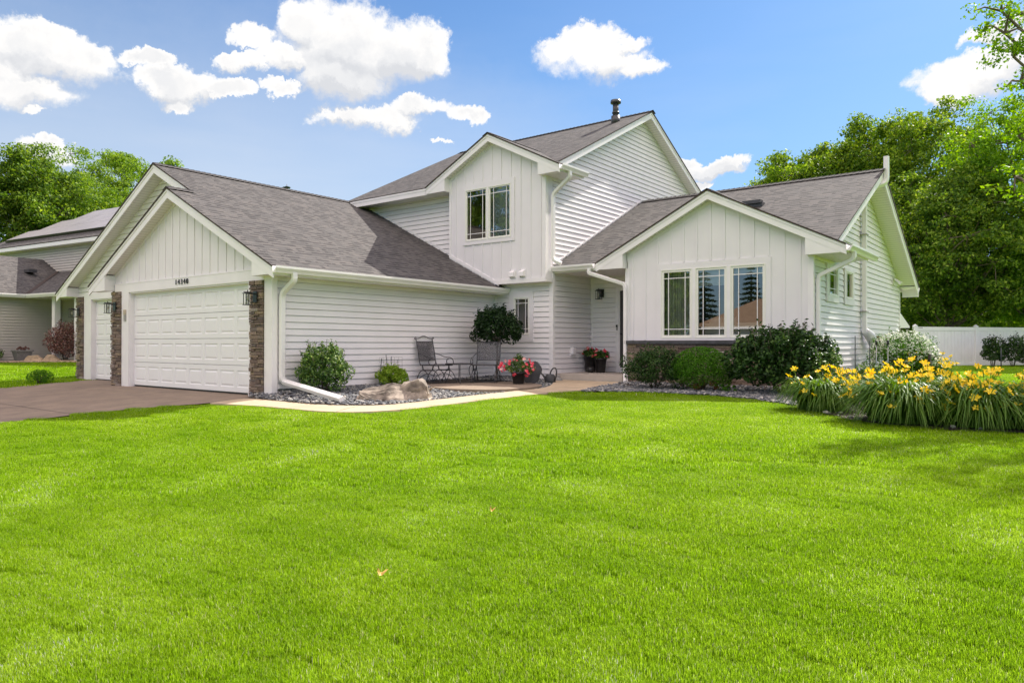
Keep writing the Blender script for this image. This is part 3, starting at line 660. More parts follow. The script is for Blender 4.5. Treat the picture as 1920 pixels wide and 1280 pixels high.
MZ = 5.2; MY = 13.82; RY = 18.95; mz = lambda Y: MZ + .5 * (Y - 13.84)
roof('roof', [
    [(-17.08, MY, mz(MY)), (-13.7, MY, mz(MY)), (-11.53, 16.01, mz(16.01)), (-11.53, RY, mz(RY)), (-17.08, RY, mz(RY))],
    [(-11.53, 16.01, mz(16.01)), (-9.58, 14.08, mz(14.08)), (-9.58, RY, mz(RY)), (-11.53, RY, mz(RY))],
    [(-17.08, RY, mz(RY)), (-9.58, RY, mz(RY)), (-9.58, 24.06, MZ), (-17.08, 24.06, MZ)],
    [(-11.53, 13.81, 6.285), (-9.36, 13.81, 5.2), (-9.36, 14.95, 5.2), (-9.6, 14.95, 5.32), (-11.53, 16.01, 6.285)],
    [(-11.53, 13.81, 6.285), (-11.53, 16.01, 6.285), (-13.7, 13.81, 5.2)]], 'upper gray shingle roof')
WZ = 2.9; wz = lambda Y: WZ + .5 * (Y - 14.4); GA = 4.25
roof('roof', [
    [(-9.9, 14.38, wz(14.38)), (-8.72, 14.38, wz(14.38)), (-6.02, 17.1, wz(17.1)), (-6.02, RY, wz(RY)), (-9.9, RY, wz(RY))],
    [(-6.02, 17.1, wz(17.1)), (-3.51, 14.6, wz(14.6)), (-3.51, RY, wz(RY)), (-6.02, RY, wz(RY))],
    [(-9.9, RY, wz(RY)), (-3.51, RY, wz(RY)), (-3.51, 23.92, wz(RY) - 2.485), (-9.9, 23.92, wz(RY) - 2.485)],
    [(-6.02, 14.37, GA), (-3.31, 14.37, 2.895), (-3.31, 16.6, 2.895), (-3.51, 16.6, 2.995), (-6.02, 17.1, GA)],
    [(-6.02, 14.37, GA), (-6.02, 17.1, GA), (-8.72, 14.37, 2.9)]], 'low gray shingle roof over the front gable wing')
# ridge caps
rc = MB()
def ridge(a, b, w=.16):
    a = Vector(a); b = Vector(b); d = (b - a).normalized(); s = Vector((-d.y, d.x, 0)) * w; dn = Vector((0, 0, -.078)); n = int((b - a).length / .14)
    for i in range(n):
        p = a.lerp(b, i / n) + Vector((0, 0, .008)); q = a.lerp(b, (i + 1.2) / n) + Vector((0, 0, .022))
        rc.face([p, q, q + s + dn, p + s + dn], [(0, 0), (.14, 0), (.14, .1), (0, .1)]); rc.face([p, p - s + dn, q - s + dn, q], [(0, 0), (0, .1), (.14, .1), (.14, 0)])
ridge((RX, 8.13, RZ + .01), (RX, 14.3, RZ + .01)); ridge((-17.08, RY, mz(RY) + .01), (-9.58, RY, mz(RY) + .01)); ridge((-9.85, RY, wz(RY) + .01), (-3.51, RY, wz(RY) + .01))
ridge((-15.14, 7.54, AZ + .01), (-15.14, 8.1, AZ + .01)); ridge((-11.53, 13.81, 6.295), (-11.53, 16, 6.295)); ridge((-6.02, 14.37, GA + .01), (-6.02, 17.05, GA + .01))
hpart(rc, 'ridge_cap', M['shingle'])

def rake(mb, T, u0, z0, u1, z1, o, h=.2, gap=.03, th=.025, off2=.0):
    # fascia board from (u0,z0) to (u1,z1), tops given by the roof line
    mb.prism([(u0, z0 - gap), (u1, z1 - gap), (u1, z1 - gap - h), (u0, z0 - gap - h)], o, o - th, T)
    mb.prism([(u0, z0 - gap), (u1, z1 - gap), (u1, z1 - gap - .055), (u0, z0 - gap - .055)], o + .012, o + .0005, T)
def soff(mb, T, u0, z0, u1, z1, o0, o1, drop=.19):
    P = [T(u0, o0, z0 - drop), T(u1, o0, z1 - drop), T(u1, o1, z1 - drop), T(u0, o1, z0 - drop)]
    Ln = math.hypot(u1 - u0, z1 - z0); w = abs(o1 - o0)
    mb.face(P, [(0, 0), (Ln, 0), (Ln, w), (0, w)], M['soffit'])
def gable_trim(T, of, au, az, tips, slope, ins, zb, h=.2):
    fa, so = MB(), MB()
    for k, (tu, iu) in enumerate(zip(tips, ins)):
        if tu is None: continue
        tz = az - slope * abs(tu - au)
        rake(fa, T, au, az, tu, tz, of, h)
        zi = az - slope * abs((iu if iu is not None else tu) - au)
        soff(so, T, au, az, iu if iu is not None else tu, zi, of - .01, .0)
        if iu is not None:
            # boxed eave return
            lo = tz - .03 - .05
            P = [(tu, tz - .035), (iu, zi - .03 - h + .01), (iu, zb), (tu, zb)] if False else [(tu, zb), (iu, zb), (iu, zi - .03 - h + .02), (tu + (iu - tu) * .001, tz - .06)]
            fa.prism(P, of - .005, .0, T)
            for kk in range(1, 3):     # lap lines on the return side
                zz = zb + kk * .126
                if zz < zi - .25:
                    e = .004 if iu > tu else -.004
                    fa.prism([(iu, zz), (iu + e, zz), (iu + e, zz + .006), (iu, zz + .006)], of - .01, 0, T)
    return fa, so
def put(fa, so, lab=None):
    hpart(fa, 'fascia', M['trim'], lab); hpart(so, 'soffit', M['soffit'])
put(*gable_trim(FR(7.823), .254, -15.14, AZ, (-19.0, EX), MG, (-18.13, -11.99), 2.262))
put(*gable_trim(FR(8.48), .324, RX, RZ, (-22.6, -15.16), MG, (-21.9, None), 2.30))
put(*gable_trim(FR(14.05), .21, -11.53, 6.285, (-13.7, -9.36), .5, (-13.01, -9.99), 5.02, .18))
put(*gable_trim(FR(14.6), .2, -6.02, GA, (-8.72, -3.31), .5, (-8.03, -4.05), 2.73, .18))
put(*gable_trim(SD(-9.9), .29, RY, mz(RY), (14.1, 24.06), .5, (None, 23.6), 5.0, .18))
put(*gable_trim(SD(-3.96), .42, RY, wz(RY), (14.62, 23.92), .5, (None, 23.5), 2.66, .2))

# eave fascias and flat soffits
ef, es = MB(), MB()
def flat_soff(x0, x1, y0, y1, z, along='y'):
    P = [(x0, y0, z), (x1, y0, z), (x1, y1, z), (x0, y1, z)]
    uv = [(p[1], p[0]) if along == 'y' else (p[0], p[1]) for p in P]
    es.face(P, uv, M['soffit'])
ef.box((-11.34, 7.57, 2.25), (-11.315, 14.33, 2.40)); flat_soff(-11.7, -11.33, 7.6, 14.34, 2.257)
ef.box((-17.06, 13.84, 5.0), (-13.69, 13.865, 5.178)); ef.box((-17.06, 13.829, 5.12), (-13.69, 13.8395, 5.176)); flat_soff(-17.05, -13.0, 13.86, 14.36, 5.015, 'x')
ef.box((-9.9, 14.4, 2.72), (-8.72, 14.425, 2.87)); flat_soff(-9.9, -8.02, 14.42, 16.1, 2.728, 'x')
ef.box((-9.385, 13.87, 5.02), (-9.365, 14.9, 5.16)); flat_soff(-9.9, -9.38, 14.05, 14.9, 5.03)
ef.box((-3.335, 14.42, 2.73), (-3.315, 16.25, 2.87)); flat_soff(-3.96, -3.33, 14.6, 16.25, 2.738)
ef.box((-3.96, 23.9, 2.4), (-3.53, 23.92, 2.66))
# boxed end where the garage gutter meets the house
ef.box((-11.7, 14.335, 2.25), (-11.31, 14.349, 2.55))
hpart(ef, 'fascia', M['trim']); hpart(es, 'soffit', M['soffit'])

BW = (-7.16, -4.86, 1.14, 2.64); DW = (-12.43, -10.93, 3.66, 4.99)
# walls -------------------------------------------------------------
# battens -------------------------------------------------------------
def battens(T, u0, u1, step, zlo, ztop, gaps=(), w=.042, th=.016, u_first=None):
    mb = MB(); u = u_first if u_first is not None else u0 + step
    while u < u1:
        segs = [(zlo, ztop(u))]
        for g0, g1, a, b in gaps:
            if g0 < u < g1: segs = [(segs[0][0], a), (b, segs[0][1])]
        for a, b in segs:
            if b - a > .04: mb.prism([(u - w / 2, a), (u + w / 2, a), (u + w / 2, b), (u - w / 2, b)], th, .0, T)
        u += step
    return mb
def wall(name, poly, T, holes=(), lap=True, mat='siding', bat=None, **k):
    mb = MB(); wall_faces(mb, poly, T, holes, lap, **k)
    if bat: mb.mesh(bat.v, bat.f)
    return hpart(mb, name, M[mat])
wall('wall', [(7.823, .155), (14.35, .155), (14.35, 2.3), (7.823, 2.3)], SD(-11.714), zb=.155, lap=True)
wall('wall', [(-18.24, 2.415), (-11.7, 2.415), (-11.7, 2.5), (-15.14, AZ - .12), (-18.24, 2.68)], FR(7.823), lap=False, mat='board', bat=battens(FR(7.823), -18.1, -11.95, .305, 2.42, lambda u: AZ - .2 - MG * abs(u + 15.14), u_first=-17.85))
wall('wall', [(-21.95, 2.3), (-11.8, 2.3), (-16.95, 5.05), (-21.95, 2.62)], FR(8.48), zb=2.42)
wall('wall', [(-16.75, 2.2), (-12.98, 2.2), (-12.98, 5.1), (-16.75, 5.1)], FR(14.35), zb=2.2)
wall('wall', [(14.35, .14), (23.5, .14), (23.5, 5.3), (18.95, 7.62), (14.35, 5.3)], SD(-9.914), zb=.28)
wall('wall', [(14.35 - .3, 2.55), (14.35, 2.55), (14.35, 5.1), (14.35 - .3, 5.1)], SD(-9.9), lap=False, mat='board')
wall('wall', [(-13.01, 2.52), (-9.9, 2.52), (-9.9, 5.25), (-11.53, 6.18), (-13.01, 5.4)], FR(14.05), [DW], lap=False, mat='board', bat=battens(FR(14.05), -13.0, -9.95, .305, 2.62, lambda u: 6.285 - .19 - .5 * abs(u + 11.53), [(DW[0] - .09, DW[1] + .09, DW[2] - .09, DW[3] + .12)], u_first=-12.79))
SWN = (-11.07, -10.59, 1.24, 2.17)
wall('wall', [(-11.714, .14), (-9.9, .14), (-9.9, 2.56), (-11.714, 2.56)], FR(14.35), [SWN], zb=.155)
wall('wall', [(-9.9, .3), (-9.15, .3), (-9.15, 2.75), (-9.9, 2.75)], FR(16.1), zb=.3)
wall('wall', [(-9.15, 2.45), (-8.02, 2.45), (-8.02, 2.75), (-9.15, 2.75)], FR(16.1), zb=.3)
wall('wall', [(-8.02, 1.09), (-3.96, 1.09), (-3.96, 3.1), (-6.02, GA - .1), (-8.02, 3.1)], FR(14.6), [BW], lap=False, mat='board', bat=battens(FR(14.6), -8.0, -3.97, .305, 1.1, lambda u: GA - .19 - .5 * abs(u + 6.02), [(BW[0] - .1, BW[1] + .1, 1.0, BW[3] + .14)], u_first=-7.86))
W1 = (15.66, 16.36, 2.02, 2.62); W2 = (17.12, 17.72, 2.02, 2.64)
wall('wall', [(14.6, .25), (23.5, .25), (23.5, 2.8), (18.95, 5.05), (14.6, 2.8)], SD(-3.974), [W1, W2], zb=.27)
pl = MB()   # plain sides that close the house
pl.box((-8.03, 14.6, .1), (-8.0, 16.1, 2.9)); pl.box((-21.95, 8.5, 0), (-21.9, 20, 2.4)); pl.box((-16.76, 14.36, 2), (-16.73, 23.5, 5.2))
pl.mesh([(-16.745, 14.36, 5.1), (-16.745, 23.5, 5.1), (-16.745, 18.95, 7.6)], [(0, 1, 2)])
pl.box((-21.95, 23.4, 0), (-3.97, 23.45, 2.6)); pl.box((-16.7, 23.46, 2.6), (-9.95, 23.5, 5.2)); pl.box((-21.9, 19.9, 0), (-16.7, 19.95, 2.4)); pl.box((-16.7, 19.9, 0), (-16.65, 23.4, 2.5))
pl.mesh([(-21.9, 19.97, 2.4), (-11.9, 19.97, 2.4), (-16.95, 19.97, 5.1)], [(0, 1, 2)])
hpart(pl, 'wall', M['siding'])
fd = MB()
fd.box((-11.76, 7.86, -.3), (-11.73, 14.35, .17)); fd.box((-11.7, 14.37, -.2), (-9.92, 14.4, .14)); fd.box((-8.0, 14.62, -.2), (-3.99, 14.65, 1.1)); fd.box((-4.02, 14.65, -.2), (-3.985, 23.5, .26))
fd.box((-21.9, 7.95, -.2), (-12, 7.97, .01))
hpart(fd, 'foundation', M['found'])
# inner rooms so that windows look into a dim interior
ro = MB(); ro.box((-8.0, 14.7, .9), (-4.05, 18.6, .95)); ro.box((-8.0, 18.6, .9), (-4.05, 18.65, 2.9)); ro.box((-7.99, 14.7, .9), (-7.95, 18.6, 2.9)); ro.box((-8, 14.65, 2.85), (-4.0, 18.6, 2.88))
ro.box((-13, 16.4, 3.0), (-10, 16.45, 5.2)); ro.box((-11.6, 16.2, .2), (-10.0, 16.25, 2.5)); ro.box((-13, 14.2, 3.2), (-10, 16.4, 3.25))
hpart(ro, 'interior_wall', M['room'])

# flat trim: bands, corner boards, casings
tr = MB()
def tb(T, u0, u1, z0, z1, th=.022, o=0): tr.prism([(u0, z0), (u1, z0), (u1, z1), (u0, z1)], o + th, o, T)
T = FR(7.823)
tb(T, -18.1, -11.93, 2.2, 2.415, .03); tr.box((-18.24, 7.83, 2.2), (-18.11, 8.48, 2.42)); tb(T, -18.1, -11.95, 2.40, 2.425, .036)
# rake frieze
for (au, az, hs, s, Tt) in ((-15.14, AZ, 3.2, MG, FR(7.823)),):
    pass
tb(T, -17.74, -17.39, .0, 2.2, .03)          # left jamb casing
tb(T, -12.44, -12.35, .0, 2.2, .03)
tr.box((-17.40, 7.82, .0), (-17.37, 7.96, 2.2)); tr.box((-17.4, 7.82, 2.17), (-12.4, 7.96, 2.2)); tr.box((-12.47, 7.82, 0), (-12.44, 7.96, 2.2))
tb(T, -11.93, -11.70, -.02, 2.27, .02); tb(SD(-11.70), 7.80, 7.92, -.02, 2.26, .02)
T = FR(8.48)
tb(T, -21.5, -18.2, 2.2, 2.36, .03); tb(T, -21.5, -21.06, 0, 2.2, .03); tr.box((-21.07, 8.48, 0), (-21.05, 8.6, 2.2)); tr.box((-21.06, 8.48, 2.17), (-18.2, 8.6, 2.2))
tb(SD(-11.70), 14.28, 14.34, .15, 2.26, .012); tb(FR(14.35), -11.69, -11.64, .15, 2.25, .02)
tb(FR(14.35), -11.33, -11.28, 2.25, 2.55, .02)
# board under the dormer and its soffit
tb(FR(14.05), -11.45, -9.9, 2.5, 2.605, .03); tr.box((-11.6, 14.05, 2.50), (-9.9, 14.35, 2.515)); tb(SD(-9.9), 14.05, 14.35, 2.5, 2.605, .02)
tb(FR(14.35), -9.985, -9.9, .14, 2.5, .024); tb(SD(-9.9), 14.33, 14.42, .14, 2.73, .022)
tb(SD(-9.9), 14.03, 14.12, 2.6, 5.02, .012); tb(FR(14.05), -9.99, -9.9, 2.6, 5.02, .018)
tb(FR(14.05), -13.01, -12.95, 3.3, 5.35, .018)
# flashing board along the garage roof at the dormer
tr.prism([(-13.01, gz(-13.01) + .03), (-11.33, gz(-11.33) + .03), (-11.33, gz(-11.33) + .12), (-13.01, gz(-13.01) + .12)], .02, 0, FR(14.05))
tr.prism([(-16.7, gz(-16.7) + .02), (-13.0, gz(-13.0) + .02), (-13.0, gz(-13.0) + .07), (-16.7, gz(-16.7) + .07)], .02, 0, FR(14.35))
tr.prism([(14.4, wz(14.4) + .03), (18.95, wz(18.95) + .03), (18.95, wz(18.95) + .07), (14.4, wz(14.4) + .07)], .018, 0, SD(-9.9))
tb(FR(16.1), -9.89, -9.84, .3, 2.72, .02)
tb(FR(14.6), -8.02, -7.94, 1.09, 2.73, .02); tr.box((-8.05, 14.575, .1), (-8.022, 14.7, 2.73))
tb(FR(14.6), -4.05, -3.96, 1.09, 2.73, .018); tb(SD(-3.96), 14.58, 14.68, .2, 2.73, .018); tb(SD(-3.96), 23.42, 23.5, .2, 2.66, .018)
hpart(tr, 'trim', M['trim'])
# dormer and gable rake friezes
fz = MB()
for (T, au, az, s, w) in ((FR(7.823), -15.14, AZ, MG, 3.0), (FR(14.05), -11.53, 6.285, .5, 1.42), (FR(14.6), -6.02, GA, .5, 1.93)):
    for sg in (-1, 1):
        fz.prism([(au, az - .19), (au + sg * w, az - .19 - s * w), (au + sg * w, az - .27 - s * w), (au, az - .27)], .012, 0, T)
hpart(fz, 'trim', M['board'])

# ledgestone ------------------------------------------------------------
def ledge(faces, seed, z0, z1, hr=(.035, .085), wr=(.10, .30), dr=(.02, .055)):
    """faces: list of (T,u0,u1)"""
    mb = MB(); rnd = random.Random(seed)
    for T, u0, u1 in faces:
        z = z0
        while z < z1 - .01:
            h = min(rnd.uniform(*hr), z1 - z); u = u0
            if z1 - z - h < .03: h = z1 - z
            while u < u1 - .005:
                w = rnd.uniform(*wr); w = w if u1 - u - w > .07 else u1 - u
                split = rnd.random() < .25 and h > .055
                for (za, zb_) in (((z, z + h * .5), (z + h * .5, z + h)) if split else ((z, z + h),)):
                    d = rnd.uniform(*dr); g = .003; j = lambda: rnd.uniform(-.004, .004)
                    a, b, c, e = u + g, u + w - g, za + g, zb_ - g; ch = .006
                    V = [T(a, 0, c), T(b, 0, c), T(b, 0, e), T(a, 0, e), T(a, d - ch, c), T(b, d - ch, c), T(b, d - ch, e), T(a, d - ch, e),
                         T(a + ch, d + j(), c + ch), T(b - ch, d + j(), c + ch), T(b - ch, d + j(), e - ch), T(a + ch, d + j(), e - ch)]
                    mb.mesh(V, [(0, 1, 5, 4), (1, 2, 6, 5), (2, 3, 7, 6), (3, 0, 4, 7), (4, 5, 9, 8), (5, 6, 10, 9), (6, 7, 11, 10), (7, 4, 8, 11), (8, 9, 10, 11)])
                u += w
            z += h
    return mb
bk = MB()
bk.box((-12.36, 7.803, -.02), (-11.935, 7.82, 2.2)); bk.box((-18.24, 7.803, -.02), (-17.745, 8.47, 2.26)); bk.box((-21.95, 8.46, -.02), (-21.51, 8.479, 2.3)); bk.box((-8.0, 14.58, 0), (-3.98, 14.598, 1.03))
hpart(bk, 'stone_backing', M['soil'])
hpart(ledge([(FR(7.80), -12.36, -11.94)], 1, -.02, 2.2), 'stone_column', M['ledge'])
hpart(ledge([(FR(7.80), -18.24, -17.745)], 2, -.02, 2.24), 'stone_column', M['ledge'])
hpart(ledge([(FR(8.455), -21.95, -21.505)], 3, -.02, 2.28), 'stone_column', M['ledge'])
hpart(ledge([(FR(14.58), -8.0, -3.97)], 4, .02, 1.015, (.04, .09), (.15, .5)), 'stone_wainscot', M['ledge'])
cp = MB(); cp.box((-8.03, 14.49, 1.015), (-3.95, 14.6, 1.085)); hpart(cp, 'stone_cap', M['cap'])

# garage doors ------------------------------------------------------------
def garage_door(T, u0, u1, z0, z1, cols, rows=4):
    mb = MB(); H = (z1 - z0) / rows; W = (u1 - u0) / cols; g = .006
    for r in range(rows):
        a, b = z0 + r * H + g, z0 + (r + 1) * H - g
        mg_z = (H - .33) / 2; zs = [a, z0 + r * H + mg_z, z0 + (r + 1) * H - mg_z, b]
        # rails
        mb.face([T(u0, 0, zs[0]), T(u1, 0, zs[0]), T(u1, 0, zs[1]), T(u0, 0, zs[1])]); mb.face([T(u0, 0, zs[2]), T(u1, 0, zs[2]), T(u1, 0, zs[3]), T(u0, 0, zs[3])])
        mb.face([T(u0, 0, a), T(u1, 0, a), T(u1, -.03, a - g), T(u0, -.03, a - g)]); mb.face([T(u0, 0, b), T(u1, 0, b), T(u1, -.03, b + g), T(u0, -.03, b + g)])
        prev = u0
        for c in range(cols):
            p0 = u0 + c * W + .055; p1 = u0 + (c + 1) * W - .055
            mb.face([T(prev, 0, zs[1]), T(p0, 0, zs[1]), T(p0, 0, zs[2]), T(prev, 0, zs[2])]); prev = p1
            rings = [(0, 0), (.012, -.013), (.03, -.013), (.055, -.002)]
            for (i0, o0), (i1, o1) in zip(rings, rings[1:]):
                A = [(p0 + i0, zs[1] + i0), (p1 - i0, zs[1] + i0), (p1 - i0, zs[2] - i0), (p0 + i0, zs[2] - i0)]
                B = [(p0 + i1, zs[1] + i1), (p1 - i1, zs[1] + i1), (p1 - i1, zs[2] - i1), (p0 + i1, zs[2] - i1)]
                for k in range(4):
                    n = (k + 1) % 4; mb.face([T(A[k][0], o0, A[k][1]), T(A[n][0], o0, A[n][1]), T(B[n][0], o1, B[n][1]), T(B[k][0], o1, B[k][1])])
            i, o = rings[-1]; mb.face([T(p0 + i, o, zs[1] + i), T(p1 - i, o, zs[1] + i), T(p1 - i, o, zs[2] - i), T(p0 + i, o, zs[2] - i)])
        mb.face([T(prev, 0, zs[1]), T(u1, 0, zs[1]), T(u1, 0, zs[2]), T(prev, 0, zs[2])])
    mb.prism([(u0, z0), (u1, z0), (u1, z1), (u0, z1)], -.04, -.05, T)
    return mb
o = hpart(garage_door(FR(7.92), -17.37, -12.47, .045, 2.18, 8), 'garage_door', M['door_white'], 'wide white panelled garage door')
seal = MB(); seal.box((-17.37, 7.93, .018), (-12.47, 7.96, .045)); sub(seal, 'bottom_seal', M['black'], o)
o = hpart(garage_door(FR(8.58), -21.05, -18.30, .045, 2.18, 5), 'garage_door', M['door_white'], 'narrow white panelled garage door')
seal = MB(); seal.box((-21.05, 8.59, .018), (-18.3, 8.62, .045)); sub(seal, 'bottom_seal', M['black'], o)
# keypad on the jamb casing
kp = MB(); kp.prism([(-17.60, 1.54), (-17.50, 1.54), (-17.50, 1.68), (-17.60, 1.68)], .05, .031, FR(7.823), M['grayp']); kp.prism([(-17.60, 1.683), (-17.50, 1.683), (-17.50, 1.80), (-17.60, 1.80)], .055, .031, FR(7.823), M['tan'])
hpart(kp, 'door_keypad')
# house number
def text_mesh(s, size, extrude):
    cu = bpy.data.curves.new('txt', 'FONT'); cu.body = s; cu.size = size; cu.extrude = extrude; cu.offset = -.001; cu.space_character = 1.4; cu.align_x = 'CENTER'
    ob = bpy.data.objects.new('txt', cu); COL.objects.link(ob); dg = bpy.context.evaluated_depsgraph_get(); me = bpy.data.meshes.new_from_object(ob.evaluated_get(dg)); bpy.data.objects.remove(ob); return me
me = text_mesh('14340', .165, .008); me.transform(Matrix.Rotation(R(90), 4, 'X') @ Matrix.Diagonal((1.0, 1.0, 1, 1))); me.materials.clear(); me.materials.append(M['black'])
no = link('house_number', me, house); no.location = HOUSE_OFF + Vector((-14.93, 7.778, 2.265))
bpy.data.objects.remove(no)
for ch, ux in zip('14340', (-.235, -.12, 0, .115, .232)):
    me = text_mesh(ch, .16, .008); me.transform(Matrix.Rotation(R(90), 4, 'X')); me.materials.clear(); me.materials.append(M['black'])
    no = link('house_number_digit', me, house); no.location = HOUSE_OFF + Vector((-14.93 + ux, 7.778, 2.268))

# windows -------------------------------------------------------------
def window(T, u0, u1, z0, z1, casing=(.09, .09, .12, .09), grille=True, depth=.05, extra=None, sashw=.052):
    """casing l,r,t,b boards; frame; pane; prairie grille"""
    cl, cr, ct, cb = casing
    cs = MB()
    if ct: cs.prism([(u0 - cl, z1), (u1 + cr, z1), (u1 + cr, z1 + ct), (u0 - cl, z1 + ct)], .03, 0, T)
    if cb: cs.prism([(u0 - cl, z0 - cb), (u1 + cr, z0 - cb), (u1 + cr, z0), (u0 - cl, z0)], .03, 0, T)
    if cl: cs.prism([(u0 - cl, z0), (u0, z0), (u0, z1), (u0 - cl, z1)], .028, 0, T)
    if cr: cs.prism([(u1, z0), (u1 + cr, z0), (u1 + cr, z1), (u1, z1)], .028, 0, T)
    w = hpart(cs, 'window', M['board'])
    return w
def sash(parent, T, u0, u1, z0, z1, sw=.055, grille=True, blind=None, ht=.13, pf=.5):
    fr = MB()
    def ring(a, b, oo, oi):   # frame ring between insets a and b
        A = [(u0 + a, z0 + a), (u1 - a, z0 + a), (u1 - a, z1 - a), (u0 + a, z1 - a)]; B = [(u0 + b, z0 + b), (u1 - b, z0 + b), (u1 - b, z1 - b), (u0 + b, z1 - b)]
        for k in range(4):
            n = (k + 1) % 4
            fr.mesh([T(A[k][0], oo, A[k][1]), T(A[n][0], oo, A[n][1]), T(B[n][0], oo, B[n][1]), T(B[k][0], oo, B[k][1]),
                     T(A[k][0], oi, A[k][1]), T(A[n][0], oi, A[n][1]), T(B[n][0], oi, B[n][1]), T(B[k][0], oi, B[k][1])], [(0, 1, 2, 3), (0, 1, 5, 4), (3, 2, 6, 7)])
    ring(0, .022, .038, -.05); ring(.022, sw, .022, -.05)
    sub(fr, 'frame', M['vinyl'], parent)
    pn = MB(); pn.face([T(u0 + sw - .005, .0, z0 + sw - .005), T(u1 - sw + .005, 0, z0 + sw - .005), T(u1 - sw + .005, 0, z1 - sw + .005), T(u0 + sw - .005, 0, z1 - sw + .005)]); sub(pn, 'pane', M['glass'], parent)
    if grille:
        g = MB(); a, b, c, d = u0 + sw, u1 - sw, z0 + sw, z1 - sw; t = .008
        ins = min(.11, (b - a) * .2)
        for u in (a + ins, b - ins): g.prism([(u - t, c), (u + t, c), (u + t, d), (u - t, d)], .0105, .0045, T)
        for z in (c + ht, d - ht): g.prism([(a, z - t), (b, z - t), (b, z + t), (a, z + t)], .012, .003, T)
        sub(g, 'grille', M['trim'], parent)
T = FR(14.6)
w = window(T, *BW, casing=(.1, .1, .13, .05))
third = (BW[1] - BW[0]) / 3
mul = MB()
for k in (1, 2): mul.prism([(BW[0] + k * third - .03, BW[2]), (BW[0] + k * third + .03, BW[2]), (BW[0] + k * third + .03, BW[3]), (BW[0] + k * third - .03, BW[3])], .034, -.05, T)
sub(mul, 'mullion', M['trim'], w)
for k in range(3):
    a = BW[0] + k * third + (.03 if k else 0); b = BW[0] + (k + 1) * third - (.03 if k < 2 else 0); sash(w, T, a, b, BW[2], BW[3], .065)
# curtains and shade inside
cu = MB()
def curtain(u0, u1, z0, z1, y, n=40, amp=.03):
    P = [(u0 + (u1 - u0) * i / n, y + amp * math.sin(i * 1.9) + amp * .4 * math.sin(i * .7)) for i in range(n + 1)]
    for a, b in zip(P, P[1:]): cu.face([(a[0], a[1], z0), (b[0], b[1], z0), (b[0], b[1], z1), (a[0], a[1], z1)], smooth=True)
curtain(-7.1, -6.55, 1.05, 2.62, 14.72)
sub(cu, 'curtain', M['curtain'], w)
bl = MB(); bl.box((-6.35, 14.67, 2.25), (-5.68, 14.68, 2.62)); bl.box((-5.6, 14.67, 2.45), (-4.9, 14.68, 2.62)); sub(bl, 'shade', M['blind'], w)
w = window(FR(14.05), *DW, casing=(.1, .1, .13, .1)); T = FR(14.05); mid = (DW[0] + DW[1]) / 2
mul = MB(); mul.prism([(mid - .02, DW[2]), (mid + .02, DW[2]), (mid + .02, DW[3]), (mid - .02, DW[3])], .03, -.05, T); sub(mul, 'mullion', M['trim'], w)
sash(w, T, DW[0], mid - .02, DW[2], DW[3], .05); sash(w, T, mid + .02, DW[1], DW[2], DW[3], .05)
bl = MB()
for i in range(40): z = DW[2] + .03 + i * .032; bl.box((mid + .03, 14.16, z), (DW[1] - .03, 14.175, z + .022))
sub(bl, 'blind', M['blind'], w)
w = window(FR(14.35), *SWN, casing=(.15, .13, .14, .17)); sash(w, FR(14.35), *SWN, .045, ht=.1)
for W in (W1, W2):
    w = window(SD(-3.96), *W, casing=(.12, .14, .05, .13)); sash(w, SD(-3.96), *W, .05, ht=.1, grille=(W is W1))
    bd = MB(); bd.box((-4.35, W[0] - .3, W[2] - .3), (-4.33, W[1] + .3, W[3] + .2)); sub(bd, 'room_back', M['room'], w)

# front door behind the storm door
T = FR(16.1)
dr = MB()
for a, b in ((-9.15, -9.07), (-8.11, -8.02)): dr.prism([(a, .3), (b, .3), (b, 2.45), (a, 2.45)], .03, 0, T)
dr.prism([(-9.07, 2.36), (-8.11, 2.36), (-8.11, 2.45), (-9.07, 2.45)], .028, 0, T)
d = hpart(dr, 'front_door', M['trim'])
st = MB(); st.prism([(-9.07, .3), (-9.035, .3), (-9.035, 2.36), (-9.07, 2.36)], .02, 0, T); st.prism([(-9.035, .3), (-8.11, .3), (-8.11, .42), (-9.035, .42)], .02, 0, T); sub(st, 'storm_door', M['trim'], d)
st = MB(); st.prism([(-9.035, .42), (-8.11, .42), (-8.11, 2.36), (-9.035, 2.36)], 0, -.03, T); sub(st, 'door_leaf', simple('dark_door', (.05, .045, .045), .5), d)
st = MB(); st.lathe([(.0, 0), (.025, .0), (.03, .02), (.02, .05), (0, .055)], (-8.98, 16.05, 1.25), 12); sub(st, 'handle', M['black'], d)
db = MB(); db.prism([(-9.13, 1.36), (-9.09, 1.36), (-9.09, 1.49), (-9.13, 1.49)], .05, .03, T, M['grayp']); db.prism([(-9.13, 1.44), (-9.09, 1.44), (-9.09, 1.50), (-9.13, 1.50)], .056, .03, T, M['black']); hpart(db, 'doorbell')
oc = MB(); oc.prism([(15.12, .72), (15.3, .72), (15.3, .95), (15.12, .95)], .02, 0, SD(-9.9)); oc.prism([(15.14, .76), (15.25, .76), (15.25, .93), (15.14, .93)], .08, .02, SD(-9.9)); hpart(oc, 'outlet_cover', M['trim'])
sp = MB(); sp.box((-9.885, 14.42, -.1), (-8.03, 16.1, .3)); hpart(sp, 'stoop', M['stoop'])
